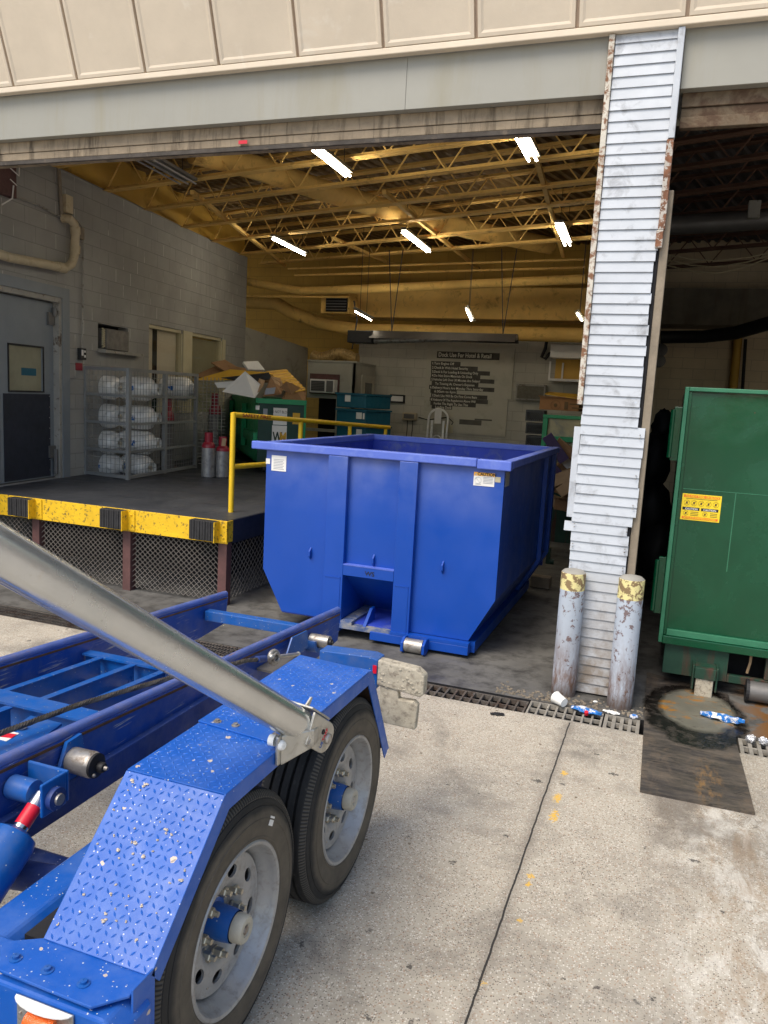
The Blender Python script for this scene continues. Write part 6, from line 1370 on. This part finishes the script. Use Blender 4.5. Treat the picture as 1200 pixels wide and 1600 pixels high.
# turned-down outer edge
b = MB(); lip = .05
for i in range(1, len(FP)-1):
    (y0, z0), (y1, z1) = FP[i], FP[i+1]
    def inn(i_):   # inset point of the profile, mitred
        (yp, zp) = FP[i_]; v = Vector((0, 0, 0)); cnt = 0
        for (a_, b_) in ((i_-1, i_), (i_, i_+1)):
            if a_ < 1 or b_ >= len(FP): continue
            d = Vector((0, FP[b_][0]-FP[a_][0], FP[b_][1]-FP[a_][1])).normalized(); v += Vector((0, d.z, -d.y)); cnt += 1
        v /= cnt; v = v/ (v.length**2) if v.length > 0 else v
        return (yp+v.y*lip, zp+v.z*lip)
    a0, a1 = inn(i), inn(i+1)
    P_ = [Vector((FX1,y0,z0+.004)), Vector((FX1,y1,z1+.004)), Vector((FX1,a1[0],a1[1])), Vector((FX1,a0[0],a0[1]))]; b.prism(P_, (-.006,0,0))
b.box(FX1-.006, 1.40, .05, FX1, 1.485, .572)
b.build('fender_lip', M['fender'], tr_, recalc=True, bevel=.0015)
# second overlapping tread plate with bolts
b = MB(); b.prism([Vector((FX0-.002,2.17,.879)), Vector((FX1+.001,2.13,.879)), Vector((FX1+.001,2.90,.879)), Vector((FX0-.002,2.94,.879))], (0,0,.006)); b.build('tread_plate', M['fender'], tr_, bevel=.0015)
b = MB()
for xx in (FX0+.06, FX0+.13, FX1-.05): b.lathe([(.014,0),(.014,.003),(.008,.004),(.008,.009),(.001,.010)], (xx, 2.19, .885), (0,0,1), 12)
b.build('tread_bolts', M['steel'], tr_)
# raised diamond lugs
def lugs(o, ex, ey, W, L, nrm, m_, nm, seed, pitch=.0225):
    b = MB(); o = Vector(o); ex = Vector(ex).normalized(); ey = Vector(ey).normalized(); nrm = Vector(nrm).normalized(); rnd = random.Random(seed)
    nx = int(W/pitch); ny = int(L/pitch)
    for i in range(nx):
        for j in range(ny):
            p = o+ex*((i+.5)*W/nx)+ey*((j+.5)*L/ny); a = math.radians(45 if (i+j) % 2 else -45)
            d = ex*math.cos(a)+ey*math.sin(a); s = nrm.cross(d)
            hl, hw, hh = .0095, .0032, .0022
            V = [p-d*hl, p-s*hw-d*hl*.2, p-s*hw+d*hl*.2, p+d*hl, p+s*hw+d*hl*.2, p+s*hw-d*hl*.2, p-d*hl*.6+nrm*hh, p+d*hl*.6+nrm*hh]
            b.add(V, [(0,1,6),(1,2,7,6),(2,3,7),(3,4,7),(4,5,6,7),(5,0,6)])
    return b.build(nm, m_, tr_, smooth=45, recalc=False)
d_ = Vector((0, FP[2][0]-FP[1][0], FP[2][1]-FP[1][1])).normalized(); n_ = Vector((0, -d_.z, d_.y))
lugs(Vector((FX0+.01, FP[1][0], FP[1][1]))+n_*.0061, (1,0,0), d_, FX1-FX0-.02, .455, n_, M['lug'], 'diamond_tread', 1)
lugs((FX0+.01, 1.81, .8781), (1,0,0), (0,1,0), FX1-FX0-.02, .34, (0,0,1), M['lug'], 'diamond_tread', 2)
lugs((FX0+.01, 2.22, .8851), (1,0,0), (0,1,0), FX1-FX0-.02, .67, (0,0,1), M['lug'], 'diamond_tread', 3)
# mud clots on the front slope
b = MB(); rnd = random.Random(5)
for k in range(46):
    a, c = rnd.uniform(.02, .32), rnd.uniform(.02, .44)**1.0; p = Vector((FX0+a, FP[1][0], FP[1][1]))+n_*.008+d_*c; s = rnd.choice((.002,.003,.003,.004,.006))
    b.ball(p, s, 4, (1, 1, .5)); b.ball(p+Vector((rnd.uniform(-s,s),0,0))+d_*rnd.uniform(-s,s), s*.7, 4, (1,.8,.6))
for v_ in b.v: v_ += Vector((rnd.uniform(-.0012,.0012), rnd.uniform(-.0012,.0012), rnd.uniform(-.0012,.0012)))
b.build('mud_clots', simple("pink_grey_mud", (.56,.48,.38), .95, var=.2, vs=30), tr_, kind='stuff')
# bolted flange and lower box with the amber marker lamp
b = MB(); b.prism([Vector((FX0-.09,1.42,.548)), Vector((FX0-.02,1.34,.548)), Vector((FX1-.07,1.335,.548)), Vector((FX1-.01,1.40,.548)), Vector((FX1-.01,1.475,.548)), Vector((FX0,1.475,.548))], (0,0,.008)); b.build('bolt_flange', M['fender'], tr_, recalc=True, bevel=.002)
b = MB()
for xx in (FX0-.01, FX0+.09, FX0+.20): b = MB(); b.lathe([(.016,0),(.016,.002),(.009,.003),(.009,.01),(.001,.011)], (xx, 1.385, .5565), (0,0,1), 12); b.build('flange_bolt', M['tblue'], tr_)
b = MB(); b.prism([(-1.62,1.33,.30),(-1.06,1.33,.30),(-1.06,1.33,.50),(-1.10,1.33,.535),(-1.62,1.33,.535)], (0,.13,0)); b.build('lower_box', M['fender'], tr_, bevel=.008)
p0, p1 = ay(30,1572,1.33), ay(117,1572,1.33); mz = ay(75,1576,1.33).z
b = MB(); b.box(p0.x, 1.322, mz-.07, p1.x, 1.329, mz+.012); ml = b.build('marker_light', M['cast'], tr_, bevel=.002)
b = MB(); n = 10; mx = (p0.x+p1.x)/2; hw = (p1.x-p0.x)/2
P_ = [Vector((p0.x+.0, 1.322, mz+.013))]+[Vector((mx-hw*math.cos(math.pi*k/n), 1.322-.03*math.sin(math.pi*k/n), mz+.013)) for k in range(1, n)]+[Vector((p1.x, 1.322, mz+.013))]
b.prism(P_, (0,0,.003)); b.build('lamp_hood', M['foam'], ml, recalc=True)
b = MB(); b.tube([(mx-hw*.45,1.318,mz-.035),(mx-hw*.0,1.312,mz-.035),(mx+hw*.45,1.318,mz-.035)], .026, 16, sq=1.1); b.build('lens', M['orange_lens'], ml, smooth=60)
b = MB(); b.ball((p0.x+.012,1.321,mz-.03), .004, 5); b.ball((p1.x-.012,1.321,mz-.03), .004, 5); b.build('screws', M['steel'], ml)
# rear muddy bracket with reflector
b = MB(); b.prism([(-1.42,3.17,.74),(-1.42,3.17,.835),(-1.17,3.17,.845),(-1.135,3.17,.835),(-1.135,3.17,.70)], (0,.09,0)); b.build('rear_beam', M['tblue'], tr_, recalc=True, bevel=.004)
b = MB(); b.prism([(-1.134,3.165,.722),(-.93,3.165,.70),(-.915,3.165,.715),(-.915,3.165,.80),(-.95,3.165,.825),(-1.134,3.165,.838)], (0,.06,0)); o = b.build('lamp_bracket', M['mud'], tr_, recalc=True, bevel=.008)
b = MB(); b.prism([(-1.12,3.172,.55),(-.945,3.172,.545),(-.94,3.172,.66),(-.96,3.172,.675),(-1.03,3.172,.672),(-1.035,3.172,.72),(-1.12,3.172,.722)], (0,.04,0)); b.build('mud_flap_bracket', M['mud'], tr_, recalc=True, bevel=.006)
b = MB(); rnd = random.Random(9)
for k in range(30):
    x, z = rnd.uniform(-1.13,-.925), rnd.uniform(.72,.82); s = rnd.uniform(.003,.007); b.ball((x, 3.164, z), s, 4, (1.3,.6,1))
b.build('mud_lumps', M['mud'], tr_, kind='stuff')
b = MB(); b.box(-1.155, 3.163, .775, -1.137, 3.166, .812); b.build('red_reflector', M['redp'], tr_)
# wheels
WR = .40
def wheel(yc):
    c = Vector((-1.185, yc, WR)); wh = bpy.data.objects.new('wheel', None); S.collection.objects.link(wh); wh.parent = tr_; wh.location = c-worldloc(tr_)
    hw = .112
    pr = [(.238,.095),(.245,.108),(.256,.1125),(.258,.1145),(.262,.1145),(.264,.1130),(.30,.118),(.312,.1182),(.313,.1200),(.317,.1200),(.318,.1178),(.335,.116),(.352,.110),(.353,.1075),(.357,.1075),(.358,.110),(.372,.104),(.3735,.101),(.378,.1015),(.388,.094),(.397,.084)]
    def groove(x): return [(.399,x+.006),(.389,x+.004),(.389,x-.004),(.399,x-.006)]
    tread = []
    for x in (.055, .018, -.018, -.055): tread += [(r, h) for r, h in groove(x)]
    full = pr+[(.3985,.078)]+tread+[(.3985,-.078)]+[(r, -h) for r, h in reversed(pr)]
    b = MB(); b.lathe(full, c, (1,0,0), 96); b.build('tyre', M['tyre'], wh, smooth=35, origin=c)
    # rim: outer flange, deep barrel
    b = MB(); b.lathe([(.236,.094),(.250,.103),(.252,.110),(.247,.115),(.238,.112),(.231,.100),(.229,.085),(.222,.078),(.216,.055),(.205,.035),(.203,-.10),(.24,-.108)], c, (1,0,0), 72); b.build('rim', M['rimw'], wh, smooth=40)
    # dished disc with eight oval hand holes, cut for real
    b = MB(); b.lathe([(.2065,.052),(.202,.058),(.190,.055),(.170,.060),(.130,.062),(.105,.048),(.085,.016),(.045,.012),(.045,.004),(.085,.007),(.105,.039),(.130,.053),(.170,.051),(.190,.046),(.202,.049),(.2065,.044)], c, (1,0,0), 72)
    disc = b.build('disc', M['rimw'], wh, smooth=40)
    cutter = MB()
    for k in range(8):
        th = 2*math.pi*(k+.3)/8; o = Vector((c.x-.02, c.y+.155*math.sin(th), c.z+.155*math.cos(th))); ra = Vector((0, math.sin(th), math.cos(th))); ta = Vector((0, math.cos(th), -math.sin(th)))
        P_ = [o+ra*(.019*math.cos(2*math.pi*j/16))+ta*(.027*math.sin(2*math.pi*j/16)) for j in range(16)]; cutter.prism(P_, (.12,0,0))
    cu = cutter.build('cut', M['dark'], recalc=True); md = disc.modifiers.new('b', 'BOOLEAN'); md.object = cu; md.operation = 'DIFFERENCE'; md.solver = 'EXACT'
    bpy.context.view_layer.update(); dg = bpy.context.evaluated_depsgraph_get(); nm = bpy.data.meshes.new_from_object(disc.evaluated_get(dg)); disc.modifiers.clear(); disc.data = nm; bpy.data.objects.remove(cu)
    b = MB(); b.lathe([(.2,-.09),(.06,-.09),(.06,-.02),(.2,-.02)], c, (1,0,0), 40); b.build('brake_drum', M['dark'], wh, smooth=40)
    b = MB(); b.lathe([(.075,.002),(.075,.014),(.052,.018),(.050,.075),(.047,.098)], c, (1,0,0), 40); b.build('hub', M['tblue'], wh, smooth=40)
    b = MB(); b.lathe([(.042,.0985),(.043,.102),(.042,.130),(.037,.136),(.022,.136),(.020,.132),(.001,.132)], c, (1,0,0), 36); b.build('hub_cap', M['cream'], wh, smooth=40)
    b = MB(); b.lathe([(.016,.1325),(.013,.1355),(.001,.1355)], c, (1,0,0), 6); b.build('cap_plug', M['steel'], wh)
    for k in range(8):
        th = 2*math.pi*(k+.1)/8; o = c+Vector((.030, .096*math.sin(th), .096*math.cos(th)))
        b = MB(); b.lathe([(.020,0),(.019,.005),(.0155,.005),(.0155,.028),(.013,.031),(.009,.031),(.0085,.046),(.001,.046)], o, (1,0,0), 6); b.build('lug_nut', M['zinc'], wh, smooth=25)
    th = math.radians(152); o = c+Vector((.03, .185*math.sin(th)*-1, .185*math.cos(th))); b = MB(); b.tube([o, o+Vector((.03, .0, .012))], .004, 8); b.build('valve_stem', M['steel'], wh)
    return wh
w1 = wheel(1.90); w2 = wheel(2.745)
b = MB(); p = Vector((-1.067, 1.90+.115, .40+.27)); b.ob((-1.0665, 1.90+.17, .40+.258), (0,.012,-.008), (0,.008,.012), (.001,0,0)); b.build('white_sticker', M['white'], w1)
for yy in (1.9, 2.745):
    b = MB(); b.tube([(-1.28, yy, WR), (RX-.9, yy, WR)], .045, 14); b.build('axle', M['tblue_dirty'], tr_, smooth=40)
b = MB(); b.box(-1.50, 1.5, .42, -1.44, 3.2, .52); b.build('spring_beam', M['black'], tr_)
# ---------------- tarp arm: satin aluminium tube with cast knuckle
arm = bpy.data.objects.new('tarp_arm', None); S.collection.objects.link(arm); arm.parent = tr_; E_ = Vector((-1.055, 2.235, .985)); arm.location = E_-worldloc(tr_)
far = C0+ray(0,864)*1.60
ad = (far-E_).normalized(); e0 = ay(470,1131,2.16)
e0 = C0+ray(466,1133)*((Vector((-1.1,2.2,.96))-C0).dot(FWD)); ad = (far-e0).normalized()
b = MB(); sidev = ad.cross(Vector((0,0,1))).normalized(); upv = sidev.cross(ad)
sec = []
for k in range(28):
    th = 2*math.pi*k/28; cx2, sx2 = math.cos(th), math.sin(th); pw = .72
    sec.append((math.copysign(abs(cx2)**pw, cx2)*.048, math.copysign(abs(sx2)**pw, sx2)*.053))
P0_, P1_ = e0, e0+ad*2.4
for PP in (P0_, P1_): 
    for (a_, c_) in sec: b.v.append(PP+sidev*a_+upv*c_)
n = len(sec)
for k in range(n): b.f.append((k, n+k, n+(k+1) % n, (k+1) % n))
b.f.append(tuple(range(n))); b.f.append(tuple(reversed(range(n, 2*n)))); b.build('arm_tube', M['armalu'], arm, recalc=True, smooth=50)
# knuckle: C-shaped casting wrapping the tube end
kc = e0-ad*.06
out = Vector((RIGHT.x, RIGHT.y, 0)).normalized()
b = MB()
fa = -ad; pivot = e0+fa*.095
side_n = sidev if sidev.x > 0 else -sidev
for sgn, nm in ((1, 0), (-1, 1)):
    base = side_n*sgn*.047; pts = []
    for k in range(13):
        th = math.radians(-90+180*k/12); pts.append(pivot+base+fa*(.045*math.cos(th))+upv*(.052*math.sin(th)))
    pts += [e0+base+upv*.052-fa*.02, e0+base-upv*.052-fa*.0]
    b.prism(pts, side_n*sgn*.010)
b.prism([e0+side_n*.047+upv*.057-fa*.03, e0-side_n*.047+upv*.057-fa*.03, pivot-side_n*.047+upv*.057, pivot+side_n*.047+upv*.057], upv*.008)
b.build('knuckle', M['cast'], arm, recalc=True, bevel=.003)
b = MB(); b.lathe([(.018,.0),(.018,.006),(.014,.010),(.001,.010)], pivot+side_n*.0575+fa*.012, side_n, 20); b.tube([pivot-side_n*.05+fa*.012, pivot+side_n*.05+fa*.012], .014, 14); b.build('pivot_bolt', M['steel'], arm, smooth=40)
b = MB(); b.lathe([(.009,0),(.009,.0015),(.001,.0015)], pivot+side_n*.0573-fa*.028+upv*.012, side_n, 14); b.build('bolt_hole', M['black'], arm)
for s_, mm, dx in (("US", M['tblue'], -.036), ("TARP", M['redp'], -.012)):
    text(s_, pivot+side_n*.0578-fa*.006+upv*dx*1.0+upv*(-.002), upv, -fa if upv.cross(-fa).dot(side_n) > 0 else fa, .016, mm, arm, depth=.0003, sx=1.1, bold=.03)
b = MB(); b.prism([e0+fa*.0+upv*.066, e0+fa*.02+upv*.066, e0+fa*.02+upv*.10, e0+fa*.012+upv*.10], side_n*-.006); b.build('stop_tab', M['cast'], arm, recalc=True)
# mounting bracket on the fender edge
b = MB(); mp_ = Vector((FX1+.001, 2.14, .87)); b.box(FX1+.001, 2.085, .835, FX1+.013, 2.16, .93); b.box(FX1+.013, 2.10, .83, FX1+.075, 2.15, .93) if False else None
b.prism([Vector((FX1+.0135,2.10,.83)), Vector((FX1+.0135,2.10,.93)), Vector((FX1+.08,2.20,.925)), Vector((FX1+.08,2.20,.865))], (0,.045,0)); b.build('mounting_plate', M['cast'], arm, recalc=True, bevel=.004)
b = MB(); b.lathe([(.017,0),(.016,.006),(.012,.012),(.001,.013)], Vector((FX1+.0135,2.10,.90)), (1,-.2,0), 14); b.lathe([(.001,-.024),(.018,-.02),(.018,0)], Vector((FX1-.006,2.10,.91)), (1,0,0), 14); b.build('mounting_bolt', M['foam'], arm, smooth=40)
b = MB(); b.tube([pivot-fa*.03-upv*.03, Vector((FX1+.05,2.18,.895))], .026, 14); b.build('spring_housing', M['galv_dark'], arm, smooth=40)
# contact dirt so the last line is geometry only
